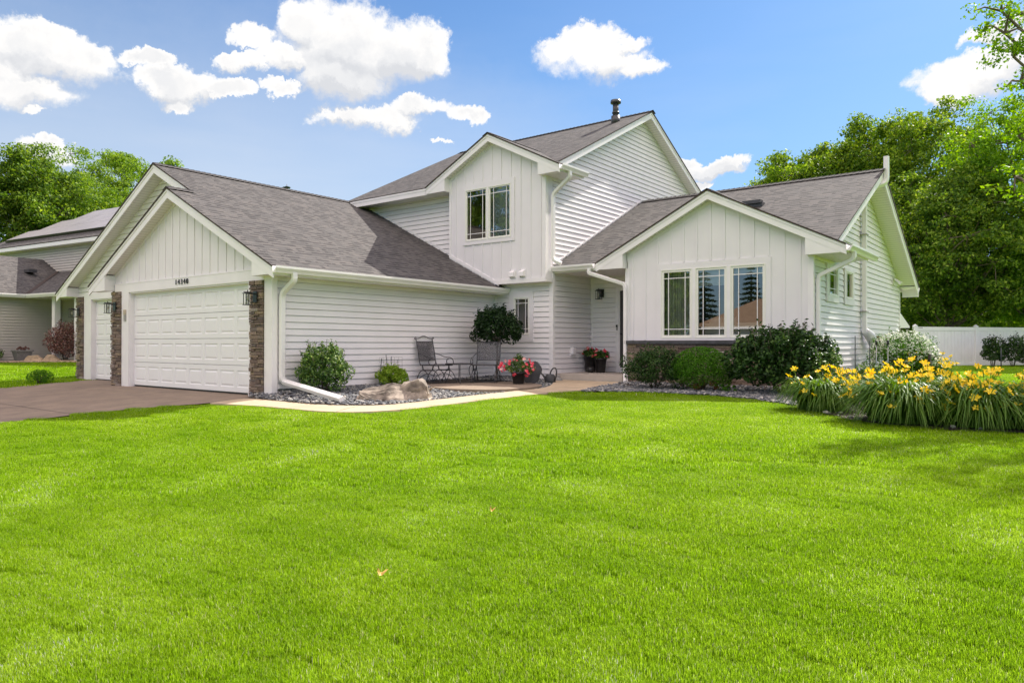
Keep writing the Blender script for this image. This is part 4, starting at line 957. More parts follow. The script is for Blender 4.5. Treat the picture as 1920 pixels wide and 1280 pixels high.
# dryer vents
for u in (-10.88, -10.575):
    v = MB(); T = FR(14.05)
    v.prism([(u - .085, 2.635), (u + .085, 2.635), (u + .085, 2.835), (u - .085, 2.835)], .016, 0, T)
    v.mesh([T(u - .07, .016, 2.82), T(u + .07, .016, 2.82), T(u - .07, .10, 2.76), T(u + .07, .10, 2.76), T(u - .07, .10, 2.66), T(u + .07, .10, 2.66), T(u - .07, .016, 2.66), T(u + .07, .016, 2.66)], [(0, 1, 3, 2), (2, 3, 5, 4), (0, 2, 4, 6), (1, 3, 5, 7)])
    v.mesh([T(u - .068, .016, 2.662), T(u + .068, .016, 2.662), T(u + .068, .098, 2.662), T(u - .068, .098, 2.662)], [(0, 1, 2, 3)])
    hpart(v, 'vent_hood', M['trim'])
# roof flue and vents
fl = MB(); fl.tube([(-10.45, 18.35, 7.35), (-10.45, 18.35, 7.62)], .13, 20, M['pipe_dark']); fl.tube([(-10.45, 18.35, 7.6), (-10.45, 18.35, 8.0)], .085, 20, M['pipe_dark']); fl.tube([(-10.45, 18.35, 7.7), (-10.45, 18.35, 7.74)], .105, 20, M['pipe_dark'])
fl.lathe([(.0, .0), (.15, .0), (.155, .03), (.14, .09), (.0, .12)], (-10.45, 18.35, 7.99), 20, M['pipe_dark']); hpart(fl, 'flue_pipe')
rv = MB(); zr = wz(17.3)
rv.tube([(-6.25, 17.3, zr + .03), (-6.05, 17.3, zr + .03), (-5.87, 17.3, zr + .03)], .07, 12, M['pipe_dark']); rv.box((-6.3, 17.15, zr - .06), (-5.8, 17.35, zr + .045), m=M['pipe_dark'])
rv.box((-6.27, 17.1, zr + .02), (-5.83, 17.3, zr + .1), m=M['pipe_dark']); hpart(rv, 'roof_vent')
# radon pipe on the right side wall
rp = MB(); rp.tube(rounded([(-3.88, 18.62, 1.28), (-3.88, 18.62, 4.66), (-3.47, 18.95, 4.85), (-3.47, 18.95, 5.47)], .12), (.052), 10, sq=True, rs=None); 
o = hpart(rp, 'vent_pipe', M['trim'])
for z in (1.78, 3.6): rb = MB(); rb.box((-3.955, 18.5, z), (-3.81, 18.74, z + .02)); sub(rb, 'pipe_strap', M['grayp'], o)
rg = MB(); rg.tube([(-3.88, 18.62, 1.33), (-3.86, 18.66, 1.30), (-3.80, 18.80, 1.22), (-3.76, 18.90, 1.08), (-3.75, 18.93, .98)], .085, 14, rs=[.075, .1, .115, .11, .09]); sub(rg, 'fan_housing', simple('pale_metal', (.6, .6, .6), .3), o)
fl = MB(); fl.prism([(22.4, 2.68), (22.62, 2.68), (22.62, 2.9), (22.4, 2.9)], .02, 0, SD(-3.96)); fl.mesh([(-3.94, 22.42, 2.88), (-3.94, 22.6, 2.88), (-3.72, 22.42, 2.74), (-3.72, 22.6, 2.74), (-3.78, 22.42, 2.66), (-3.78, 22.6, 2.66)], [(0, 1, 3, 2), (2, 3, 5, 4), (0, 2, 4), (1, 3, 5)]); hpart(fl, 'floodlight', M['trim'])
# rear awning edge behind the far corner
aw = MB(); aw.mesh([(-4.3, 23.55, 1.95), (-3.96, 23.55, 1.95), (-3.78, 24.0, 1.55), (-4.3, 24.0, 1.55), (-3.78, 24.0, 1.5), (-4.3, 24.0, 1.5), (-3.96, 23.55, 1.5)], [(0, 1, 2, 3), (3, 2, 4, 5), (1, 2, 4, 6)]); hpart(aw, 'awning', M['trim'])
# gutters -------------------------------------------------------------
def gutter(a, b, out):
    mb = MB(); a = Vector(a); b = Vector(b); o = Vector(out); prof = [(0, 0), (0, -.12), (.07, -.125), (.085, -.09), (.12, -.04), (.12, .0), (.105, .0), (.105, -.03), (.012, -.1)]
    V = [a + o * p + Vector((0, 0, q)) for p, q in prof] + [b + o * p + Vector((0, 0, q)) for p, q in prof]; n = len(prof)
    mb.mesh(V, [(i, (i + 1) % n, (i + 1) % n + n, i + n) for i in range(n)] + [tuple(range(n)), tuple(range(n, 2 * n))]); return hpart(mb, 'gutter', M['gutter'])
gutter((-11.312, 7.56, 2.405), (-11.312, 14.33, 2.405), (1, 0, 0)); gutter((-9.89, 14.378, 2.875), (-8.74, 14.378, 2.875), (0, -1, 0))
gutter((-9.362, 13.82, 5.18), (-9.362, 14.95, 5.18), (1, 0, 0)); gutter((-3.312, 14.38, 2.875), (-3.312, 16.7, 2.875), (1, 0, 0)); gutter((-9.9, 23.925, 2.68), (-3.53, 23.925, 2.68), (0, 1, 0))
def spout(path, r=.1, w=(.05, .038), up=None):
    mb = MB(); P = rounded(path, r, 6); mb.tube(P, 0, 8, sq=True, rs=[w] * len(P), up=up); return hpart(mb, 'downspout', M['gutter'])
spout([(-11.25, 7.98, 2.30), (-11.25, 7.98, 2.16), (-11.62, 7.98, 1.95), (-11.62, 7.98, .36), (-11.62, 8.02, .30), (-9.45, 7.62, .10)], .12, up=(0, 1, 0))
spout([(-9.30, 14.18, 5.06), (-9.30, 14.18, 4.93), (-9.80, 14.22, 4.6), (-9.80, 14.22, 3.02), (-9.62, 14.3, 2.93)], .1, up=(0, 1, 0))
spout([(-8.86, 14.33, 2.75), (-8.86, 14.33, 2.66), (-8.06, 14.54, 2.38), (-8.02, 14.54, 2.3), (-8.02, 14.54, .35), (-7.8, 14.15, .16)], .09, up=(0, 1, 0))
spout([(-3.25, 14.72, 2.76), (-3.25, 14.72, 2.62), (-3.88, 14.76, 2.35), (-3.90, 14.76, 2.25), (-3.90, 14.76, .3)], .12, up=(0, 1, 0))

# wall lanterns: things hung on the wall -------------------------------
def lantern(x, y, z, lab, grp='black wall lanterns of the white house'):
    """y: wall face, lantern projects toward the street; z: top of back plate"""
    t = empty('wall_lantern', (x, y, z)); t.scale = (.85,) * 3; tag(t, lab, 'wall lamp', grp)
    h = MB(); B = M['black']
    h.box((-.075, -.022, -.24), (.075, 0, .0)); h.box((-.02, -.16, -.07), (.02, -.022, -.045)); sub(h, 'back_plate', B, t)
    c = MB(); c.lathe([(.0, .0), (.10, -.0), (.105, -.02), (.03, -.028), (.0, -.028)], (0, -.19, -.02), 4); c.box((-.085, -.275, -.062), (.085, -.105, -.048)); c.tube([(0, -.19, -.02), (0, -.19, .02)], .012, 8); sub(c, 'hood', B, t)
    f = MB()
    for sx in (-1, 1):
        for sy in (-1, 1): f.box((sx * .062 - .006, -.19 + sy * .062 - .006, -.30), (sx * .062 + .006, -.19 + sy * .062 + .006, -.06))
    f.box((-.078, -.268, -.315), (.078, -.112, -.298)); sub(f, 'cage', B, t)
    g = MB(); g.tube([(0, -.19, -.297), (0, -.19, -.065)], .048, 16, caps=False); sub(g, 'glass', M['glass_lamp'], t)
    b = MB(); b.lathe([(0, .0), (.018, .01), (.022, .06), (.012, .1), (.0, .11)], (0, -.19, -.22), 12); sub(b, 'bulb', simple('frosted_bulb', (.7, .66, .55), .3), t)
    return t
lantern(-12.13, 7.745, 1.99, 'black wall lantern on the stone column at the right of the wide garage door')
lantern(-17.98, 7.745, 1.99, 'black wall lantern on the stone column between the two garage doors')
lantern(-21.74, 8.40, 1.99, 'black wall lantern on the outer stone column left of the narrow garage door')
lantern(-9.56, 16.085, 2.42, 'black wall lantern beside the front door under the porch roof')
# gas meter
gmr = empty('gas_meter', (-3.7, 19.3, .14)); tag(gmr, 'beige gas meter with rusty riser pipe against the side wall behind the daylilies', 'gas meter')
b = MB(); b.lathe([(0, -.14), (.10, -.13), (.14, -.06), (.15, .02), (.12, .10), (0, .13)], (.06, .12, .78), 18); sub(b, 'meter_body', M['beige'], gmr)
b = MB(); b.tube([(-.08, -.22, 0), (-.08, -.22, .95), (-.05, -.1, 1.0)], .03, 10); b.tube([(.02, .0, .9), (.02, .0, 1.05), (-.05, -.15, 1.05)], .028, 10); b.box((-.13, -.28, .85), (-.03, -.16, 1.08)); sub(b, 'riser_pipe', M['rust'], gmr)
b = MB(); b.tube([(.05, .3, .1), (.1, .32, .4), (.05, .28, .72)], .012, 8); sub(b, 'blue_cable', M['blue'], gmr)
# sofa seen through the front window
sf = empty('sofa', (-5.9, 15.6, .95)); tag(sf, 'white sofa seen dimly through the triple front window', 'sofa')
b = MB(); b.box((-.5, -.3, 0), (1.4, .45, .35)); b.box((-.5, -.42, 0), (1.4, -.28, .52)); sub(b, 'seat', M['white_cloth'], sf)
for k, (x, a) in enumerate(((-.3, .1), (-.02, -.12))):
    b = MB(); b.tube([(x - .16, -.2, .5), (x + .16, -.2, .5)], .12, 8, rs=[(.16, .06), (.16, .06)]); sub(b, 'cushion', M['white_cloth'], sf)
# ------------------------------------------------------------------ foliage tools
def leaf_mesh(name, C, Nrm, size, mat, asp=.55, seed=0, fold=.25, droop=0.0):
    """C (n,3) leaf centres, Nrm (n,3) facing directions, size (n,)"""
    rnd = np.random.default_rng(seed); n = len(C)
    Nn = Nrm / (np.linalg.norm(Nrm, axis=1, keepdims=True) + 1e-9)
    t = rnd.normal(size=(n, 3)); t[:, 2] -= droop; t -= Nn * (t * Nn).sum(1, keepdims=True); t /= (np.linalg.norm(t, axis=1, keepdims=True) + 1e-9)
    b = np.cross(Nn, t); s = size[:, None]
    v0 = C - t * s * .5; v2 = C + t * s * .5; v1 = C + b * s * asp * .5 + Nn * s * fold * .3 - t * s * .05; v3 = C - b * s * asp * .5 + Nn * s * fold * .3 - t * s * .05
    V = np.stack([v0, v1, v2, v3], 1).reshape(-1, 3); k = np.arange(n)[:, None] * 4
    F = np.concatenate([k + np.array([0, 1, 2]), k + np.array([0, 2, 3])]).astype(np.int32)
    me = bpy.data.meshes.new(name); me.vertices.add(len(V)); me.vertices.foreach_set('co', V.ravel())
    me.loops.add(F.size); me.loops.foreach_set('vertex_index', F.ravel()); me.polygons.add(len(F)); me.polygons.foreach_set('loop_start', np.arange(len(F), dtype=np.int32) * 3)
    me.polygons.foreach_set('loop_total', np.full(len(F), 3, dtype=np.int32)) if False else None
    me.materials.append(mat); me.update(calc_edges=True); me.validate(); return me
def tree(name, loc, lab, cat='tree', group=None, height=12, crown=(5, 5, 4.5), cz=8, trunk=.25, lobes=34, clumps=14, leaves=95, size=.16, clump_r=.55, lobe_r=1.5, mat='leaf_maple', bark='bark', seed=1, flat=.8, shell=.55, sel=None, up=.5, extra=None):
    rnd = np.random.default_rng(seed); root = empty(name, loc); tag(root, lab, cat, group)
    mb = MB(); top = Vector((0, 0, cz + crown[2] * .35)); tp = [Vector((0, 0, -.1)), Vector((.05, .03, cz * .3)), Vector((-.08, .06, cz * .65)), Vector((.05, -.04, cz)), top]
    mb.tube(tp, trunk, 10, rs=[trunk * 1.25, trunk, trunk * .8, trunk * .5, trunk * .12])
    C = []; NN = []; LS = []
    gold = math.pi * (3 - math.sqrt(5))
    pts = []
    for i in range(lobes):
        zz = 1 - 2 * (i + .5) / lobes; rr = math.sqrt(1 - zz * zz); th = gold * i + rnd.uniform(-.4, .4)
        k = shell + (1 - shell) * rnd.random() ** .6; k *= rnd.uniform(.85, 1.12)
        pts.append(np.array([rr * math.cos(th) * crown[0] * k, rr * math.sin(th) * crown[1] * k, cz + zz * crown[2] * k]))
    if extra is not None: pts += [np.array(e) for e in extra]
    for p in pts:
        if sel and not sel(p + np.array(loc)): continue
        h = min(max(p[2] * .55, cz * .3), cz * 1.1); s = Vector((0, 0, h)); e = Vector(p); md = s.lerp(e, .5) + Vector((0, 0, -.25))
        L_ = (e - s).length; mb.tube([s, md, e], 0, 6, rs=[trunk * .32, trunk * .2, .02], caps=False)
        lr = lobe_r * rnd.uniform(.7, 1.25)
        for c in range(clumps):
            d = rnd.normal(size=3); d /= np.linalg.norm(d); d[2] *= flat; q = p + d * lr * rnd.random() ** .4
            if c % 3 == 0: mb.tube([e, e.lerp(Vector(q), .6) + Vector((0, 0, .06)), Vector(q)], 0, 4, rs=[.022, .014, .006], caps=False)
            n = int(leaves * rnd.uniform(.6, 1.3)); dd = rnd.normal(size=(n, 3)); dd /= np.linalg.norm(dd, axis=1, keepdims=True)
            cr = clump_r * rnd.uniform(.6, 1.2)
            P = q + dd * (rnd.random((n, 1)) ** .45) * cr * np.array([1, 1, .6])
            C.append(P); nn = rnd.normal(size=(n, 3)) * .7; nn[:, 2] += up; nn += dd * .5; NN.append(nn); LS.append(size * rnd.uniform(.6, 1.25, n))
    tr_ = mb.build('trunk', M[bark], root)
    me = leaf_mesh('crown', np.concatenate(C), np.concatenate(NN), np.concatenate(LS), M[mat], seed=seed); link('crown', me, root)
    return root
def shrub(name, loc, lab, rad, n, size, mat, seed=1, cat='shrub', group=None, lumps=16, lump_r=.4, shape='ball', sprigs=0, asp=.5, inner=.25, base=0.0, up=.4, part='foliage', stem=True, root=None, surf=.5, droop=0):
    """rad=(rx,ry,h); foliage from the ground up"""
    rnd = np.random.default_rng(seed)
    if root is None:
        root = empty(name, loc); tag(root, lab, cat, group)
    rx, ry, h = rad; L0 = []
    for i in range(lumps):
        zz = -.6 + 1.6 * (i + .5) / lumps; rr = math.sqrt(max(0, 1 - min(zz, 1) ** 2)) if zz > 0 else 1 - .25 * zz * zz; th = 2.4 * i
        k = rnd.uniform(.62, .9); L0.append((np.array([rr * math.cos(th) * rx * k, rr * math.sin(th) * ry * k, base + h * .5 + zz * h * .5 * k]), lump_r * rnd.uniform(.7, 1.2) * min(rx, h * .6)))
    C = []; NN = []; per = n // (lumps + 2)
    for c, r in L0 + [(np.array([0, 0, base + h * .45]), min(rx, h * .5) * .8)] * 2:
        d = rnd.normal(size=(per, 3)); d /= np.linalg.norm(d, axis=1, keepdims=True); P = c + d * r * (surf + (1 - surf) * rnd.random((per, 1)) ** .5) * np.array([1, 1, .9])
        C.append(P); nn = d * .8 + rnd.normal(size=(per, 3)) * .6; nn[:, 2] += up; NN.append(nn)
    C = np.concatenate(C); NN = np.concatenate(NN)
    if shape == 'round':   # clip to an ellipsoid so that the outline reads as sheared
        q = ((C - np.array([0, 0, base + h * .42])) / np.array([rx, ry, h * .58])); l = np.linalg.norm(q, axis=1, keepdims=True); f = np.where(l > 1, 1 / l, 1) * rnd.uniform(.95, 1.03, (len(C), 1)); C = (C - np.array([0, 0, base + h * .42])) * f + np.array([0, 0, base + h * .42])
    keep = C[:, 2] > .01; C = C[keep]; NN = NN[keep]
    sz = size * rnd.uniform(.65, 1.25, len(C)); mb = MB()
    for i in range(sprigs):
        a = rnd.uniform(0, 6.28); e = rnd.uniform(.15, 1.3); st = np.array([math.cos(a) * rx * .75 * math.cos(e), math.sin(a) * ry * .75 * math.cos(e), base + h * .5 + h * .38 * math.sin(e)])
        dr_ = np.array([math.cos(a) * .35 * math.cos(e), math.sin(a) * .35 * math.cos(e), 1.0]); dr_ /= np.linalg.norm(dr_); ln = rnd.uniform(.12, .3) * h
        m = 12; tt = np.linspace(.1, 1, m)[:, None]; P = st + dr_ * ln * tt + rnd.normal(size=(m, 3)) * size * .3; C = np.concatenate([C, P]); nn = rnd.normal(size=(m, 3)) * .5; nn[:, 2] += .8; NN = np.concatenate([NN, nn]); sz = np.concatenate([sz, np.full(m, size)])
        mb.tube([Vector(st), Vector(st + dr_ * ln)], .004, 4)
    if stem:
        for i in range(7):
            a = i * .9; mb.tube([(.04 * math.cos(a), .04 * math.sin(a), 0), (rx * .3 * math.cos(a), ry * .3 * math.sin(a), h * .35), (rx * .55 * math.cos(a), ry * .55 * math.sin(a), h * .7)], .012, 5, rs=[.014, .01, .005])
        mb.build('stems', M['bark'], root)
    link(part, leaf_mesh(part, C, NN, sz, M[mat], asp=asp, seed=seed, droop=droop), root)
    return root
def flower_mesh(seed, r, petals, mat, depth=.35, center=None, wide=.55):
    rnd = random.Random(seed); mb = MB()
    for k in range(petals):
        a = 6.283 * k / petals + rnd.uniform(-.15, .15); ca, sa = math.cos(a), math.sin(a); rr = r * rnd.uniform(.85, 1.1); w = rr * wide
        P = lambda d, s, z: (ca * d - sa * s, sa * d + ca * s, z)
        z1 = rr * depth; z2 = rr * depth * 1.15; z3 = rr * depth * .75
        V = [P(0, 0, 0), P(rr * .5, -w * .5, z1 * .75), P(rr * .5, 0, z1 * .6), P(rr * .5, w * .5, z1 * .75), P(rr * .85, -w * .32, z2), P(rr * .85, w * .32, z2), P(rr, 0, z3)]
        mb.mesh(V, [(0, 1, 2), (0, 2, 3), (1, 4, 6, 2), (2, 6, 5, 3)], smooth=False)
    me_o = mb.build('flower', mat); me = me_o.data; bpy.data.objects.remove(me_o); return me
LILY = [flower_mesh(i, .062, 6, M['petal_yellow'], .5) for i in range(4)]
MAND = [flower_mesh(i + 9, .045, 5, M['petal_red'], .3, wide=.9) for i in range(3)] + [flower_mesh(20, .042, 5, M['petal_pink'], .3, wide=.9)]
def put_flower(root, me, p, tilt, az, s=1):
    o = link('flower', me, root); o.location = p; o.rotation_euler = (tilt, 0, az); o.scale = (s, s, s); return o
def daylily(loc, lab, rx, ry, h, nb, nf, seed, fh=(.62, 1.32)):
    rnd = random.Random(seed); root = empty('daylily_clump', loc); tag(root, lab, 'daylilies', 'yellow daylily clumps along the bed edge')
    mb = MB()
    for i in range(nb):
        a = rnd.uniform(0, 6.283); q = math.sqrt(rnd.random()); bx, by = math.cos(a) * q * rx * .5, math.sin(a) * q * ry * .5; a2 = a + rnd.uniform(-.7, .7)
        ln = rnd.uniform(.3, .72) * (rx + ry) * .5 * (1.0 + .2 * q); H = h * rnd.uniform(.65, 1.05); w = rnd.uniform(.009, .014); pts = []; cc = rnd.uniform(1.35, 1.98) if q > .35 else rnd.uniform(1.2, 1.6)
        for k in range(7):
            t = k / 6; z = H * (1.9 * t - cc * t * t) / .60 * .95; r = ln * (t ** 1.6); pts.append(Vector((bx + math.cos(a2) * r, by + math.sin(a2) * r, max(z, .01))))
        sd = Vector((-math.sin(a2), math.cos(a2), 0))
        V = []; 
        for k, p in enumerate(pts): ww = w * (1 - (k / 6) ** 2.5) + .001; V += [p - sd * ww, p + sd * ww]
        mb.mesh(V, [(2 * k, 2 * k + 1, 2 * k + 3, 2 * k + 2) for k in range(6)])
    mb.build('foliage', M['leaf_lily'], root)
    sm = MB()
    for i in range(nf):
        a = rnd.uniform(0, 6.283); q = math.sqrt(rnd.random()); x, y = math.cos(a) * q * rx * .95, math.sin(a) * q * ry * .95; z = h * rnd.uniform(*fh) * (1.12 - .3 * q * q)
        if x * FWD[0] + y * FWD[1] < -.45 * ry: z *= rnd.uniform(.72, .95)
        sm.tube([(x * .55, y * .55, .05), (x * .85, y * .85, z * .6), (x, y, z)], .004, 5, rs=[.005, .004, .003])
        put_flower(root, LILY[i % 4], (x, y, z), rnd.uniform(.35, 1.15), rnd.uniform(-1.2, 2.4), rnd.uniform(.72, 1.05))
        for _ in range(2):
            bx, by, bz = x + rnd.uniform(-.05, .05), y + rnd.uniform(-.05, .05), z + rnd.uniform(-.05, .05); sm.tube([(x, y, z - .04), (bx, by, bz), (bx, by, bz + .035)], .004, 5, rs=[.002, .006, .002])
    sm.build('flower_stems', M['leaf_light'], root)
    return root
G_ = lambda x, y: (x, y, hgt(x, y))
daylily(G_(-2.82, 10.82), 'small yellow daylily clump beside the big dark shrub, leftmost of the clumps', .62, .54, .44, 900, 48, 1)
daylily(G_(-1.62, 9.98), 'wide yellow daylily clump in front of the gas meter and the white flowering bush', .84, .66, .52, 1400, 88, 2)
daylily(G_(-.86, 9.98), 'yellow daylily clump right of the wide clump in front of the back lawn', .70, .62, .50, 1100, 66, 3)
daylily(G_(-.26, 10.1), 'dense yellow daylily clump second from the right edge of the picture', .68, .62, .50, 1000, 58, 4)
daylily(G_(.35, 11.0), 'yellow daylily clump cut by the right edge of the picture', .62, .55, .44, 420, 30, 5)
daylily(G_(-1.35, 11.7), 'yellow daylily clump standing behind the others toward the back lawn', .5, .5, .45, 260, 26, 6)
daylily(G_(-2.55, 18.6), 'distant small yellow daylily clump in front of the white fence', .6, .5, .55, 300, 40, 7, (.85, 1.2))

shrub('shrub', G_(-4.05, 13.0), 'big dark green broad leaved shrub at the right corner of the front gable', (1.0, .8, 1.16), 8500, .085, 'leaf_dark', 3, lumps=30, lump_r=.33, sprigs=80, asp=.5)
shrub('shrub', G_(-3.22, 12.65), 'small bright green shrub lit beside the big dark shrub', (.30, .28, .78), 1500, .05, 'leaf_burn', 33, lumps=10, lump_r=.5, sprigs=6)
bx_ = shrub('boxwood', G_(-5.6, 13.1), 'rounded clipped green boxwood between the two dark shrubs under the triple window', (.60, .5, .84), 16000, .030, 'leaf_box', 4, lumps=30, lump_r=.5, shape='round', asp=.6, surf=.75)
shrub('', None, '', (.5, .42, .20), 900, .035, 'leaf_brown', 44, lumps=7, lump_r=.5, root=bx_, part='dead_leaves', stem=False, base=0)
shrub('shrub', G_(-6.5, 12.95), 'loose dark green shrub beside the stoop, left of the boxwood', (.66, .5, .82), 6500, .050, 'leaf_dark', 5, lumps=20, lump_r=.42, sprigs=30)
shrub('shrub', G_(-5.0, 12.9), 'low green sprouting plant at the right foot of the boxwood', (.2, .2, .16), 300, .035, 'leaf_box', 6, lumps=5, sprigs=3, stem=False)
shrub('burning_bush', (-11.15, 8.56, .05), 'green shrub with pale lit top beside the corner downspout of the garage', (.54, .46, .92), 5200, .062, 'leaf_burn', 7, lumps=24, lump_r=.33, sprigs=50)
shrub('spirea', (-11.3, 10.45, .1), 'low lime green shrub behind the boulder', (.37, .32, .44), 3300, .062, 'leaf_lime', 8, lumps=16, lump_r=.4, sprigs=26, asp=.34)
shrub('boxwood', (-20.95, 7.2, -.02), 'small round dark green bush beside the left edge of the driveway', (.32, .3, .36), 6000, .022, 'leaf_box', 9, lumps=16, shape='round', surf=.8)
# dry tufts
for i, (x, y, h, lab) in enumerate([(-10.45, 10.2, .17, 'tuft of dry pale stalks just right of the boulder'), (-9.75, 9.95, .12, 'low tuft of dry stalks in the gravel in front of the patio')]):
    rnd = random.Random(i); mb = MB()
    for k in range(60):
        a = rnd.uniform(0, 6.28); r = rnd.uniform(.05, .16); mb.tube([(0.02 * math.cos(a), .02 * math.sin(a), 0), (r * .5 * math.cos(a), r * .5 * math.sin(a), h * .8), (r * math.cos(a), r * math.sin(a), h * rnd.uniform(.6, 1.1))], .002, 3, rs=[.003, .002, .001])
    o = mb.build('dry_tuft', M['dry']); o.location = (x, y, gz1(x, y)); tag(o, lab, 'dry plant', 'dry tufts in the gravel')
# topiary tree
tp = empty('topiary_tree', (-10.78, 13.28, .12)); tag(tp, 'small standard tree with round dark crown and thin trunk beside the small window', 'topiary')
mb = MB(); mb.tube([(0, 0, -.05), (.02, 0, .35), (.015, .01, .8), (.03, 0, 1.0)], .02, 8, rs=[.024, .02, .018, .02])
for i in range(14):
    a = i * 2.4; mb.tube([(.03, 0, .92), (.25 * math.cos(a), .25 * math.sin(a), 1.05 + .02 * i), (.42 * math.cos(a), .42 * math.sin(a), 1.1 + .035 * i)], .008, 5, rs=[.012, .008, .004])
mb.build('trunk', M['bark_light'], tp)
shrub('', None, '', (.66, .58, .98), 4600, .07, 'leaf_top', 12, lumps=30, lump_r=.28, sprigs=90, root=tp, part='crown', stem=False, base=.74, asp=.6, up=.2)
# boulder
def rock(name, pts, mat, lab, loc, rz, seed, disp=.035, sub_=4, cat='rock', group=None):
    bm = bmesh.new(); [bm.verts.new(p) for p in pts]; bmesh.ops.convex_hull(bm, input=bm.verts)
    bmesh.ops.delete(bm, geom=[v for v in bm.verts if not v.link_faces], context='VERTS')
    bmesh.ops.triangulate(bm, faces=bm.faces); bmesh.ops.subdivide_edges(bm, edges=bm.edges, cuts=sub_ + 2, use_grid_fill=True)
    for _ in range(1): bmesh.ops.smooth_vert(bm, verts=bm.verts, factor=.12, use_axis_x=True, use_axis_y=True, use_axis_z=True)
    bm.normal_update(); 
    for v in bm.verts:
        p = v.co * 3.2 + Vector((seed, 0, 0)); q = v.co * 11 + Vector((0, seed, 0)); d = mnoise.noise(p) * disp + abs(mnoise.noise(q)) * disp * .9 - (disp * .6 if mnoise.noise(Vector((v.co.x * 2, v.co.y * 2, v.co.z * 14)) + Vector((seed, 0, 0))) > .25 else 0)
        v.co += v.normal * d
    me = bpy.data.meshes.new(name); bm.to_mesh(me); bm.free(); me.materials.append(M[mat]); o = link(name, me); o.location = loc; o.rotation_euler = (0, 0, rz); tag(o, lab, cat, group=group); return o
rock('boulder', [(-.54, -.1, 0), (-.52, .14, 0), (-.50, -.04, .18), (-.38, .14, .24), (-.2, -.26, 0), (-.12, -.12, .17), (.05, .2, .27), (.02, .05, .24), (.34, -.16, 0), (.52, .0, .02), (.5, .22, .0), (.12, -.28, .0), (.0, .3, 0), (.38, .16, .30), (-.46, -.16, .12)], 'boulder', 'large flat topped pale boulder in the gravel bed beside the walkway', (-9.28, 8.5, .02), math.atan2(RGT[1], RGT[0]), 2, .06)
rock('boulder', [(-.30, -.16, 0), (.26, -.18, 0), (.34, .12, 0), (-.26, .16, 0), (-.22, -.06, .30), (.06, -.08, .36), (.14, .12, .37), (-.2, .12, .33), (.22, -.1, .22)], 'boulder', 'steep gray end stone leaning against the right end of the pale boulder', (-9.02, 8.86, .02), math.atan2(RGT[1], RGT[0]) + .15, 5, .035)
# plant support cage behind the lime shrub
cg = MB(); bx0 = Vector((-11.55, 10.3, .1)); dv = Vector((.0, 1.0, 0))
for i in range(7): p = bx0 + dv * (i * .11); cg.tube([p, p + Vector((0, 0, .62))], .0025, 4)
for k in range(6): cg.tube([bx0 + Vector((0, 0, .12 + k * .1)), bx0 + dv * .66 + Vector((0, 0, .12 + k * .1))], .0022, 4)
cg.tube([bx0 + Vector((.12, -.12, 0)), bx0 + Vector((.12, -.04, .6))], .009, 6); cg.tube([bx0 + Vector((.1, .2, 0)), bx0 + Vector((.1, .1, .68))], .007, 6); cg.tube([bx0 + Vector((.05, .3, 0)), bx0 + Vector((.05, .3, .64))], .006, 6); cg.tube([bx0 + Vector((.05, .45, 0)), bx0 + Vector((.05, .47, .56))], .006, 6)
tag(cg.build('plant_cage', M['hook']), 'thin wire plant cage with dark stakes behind the lime green shrub', 'plant support')

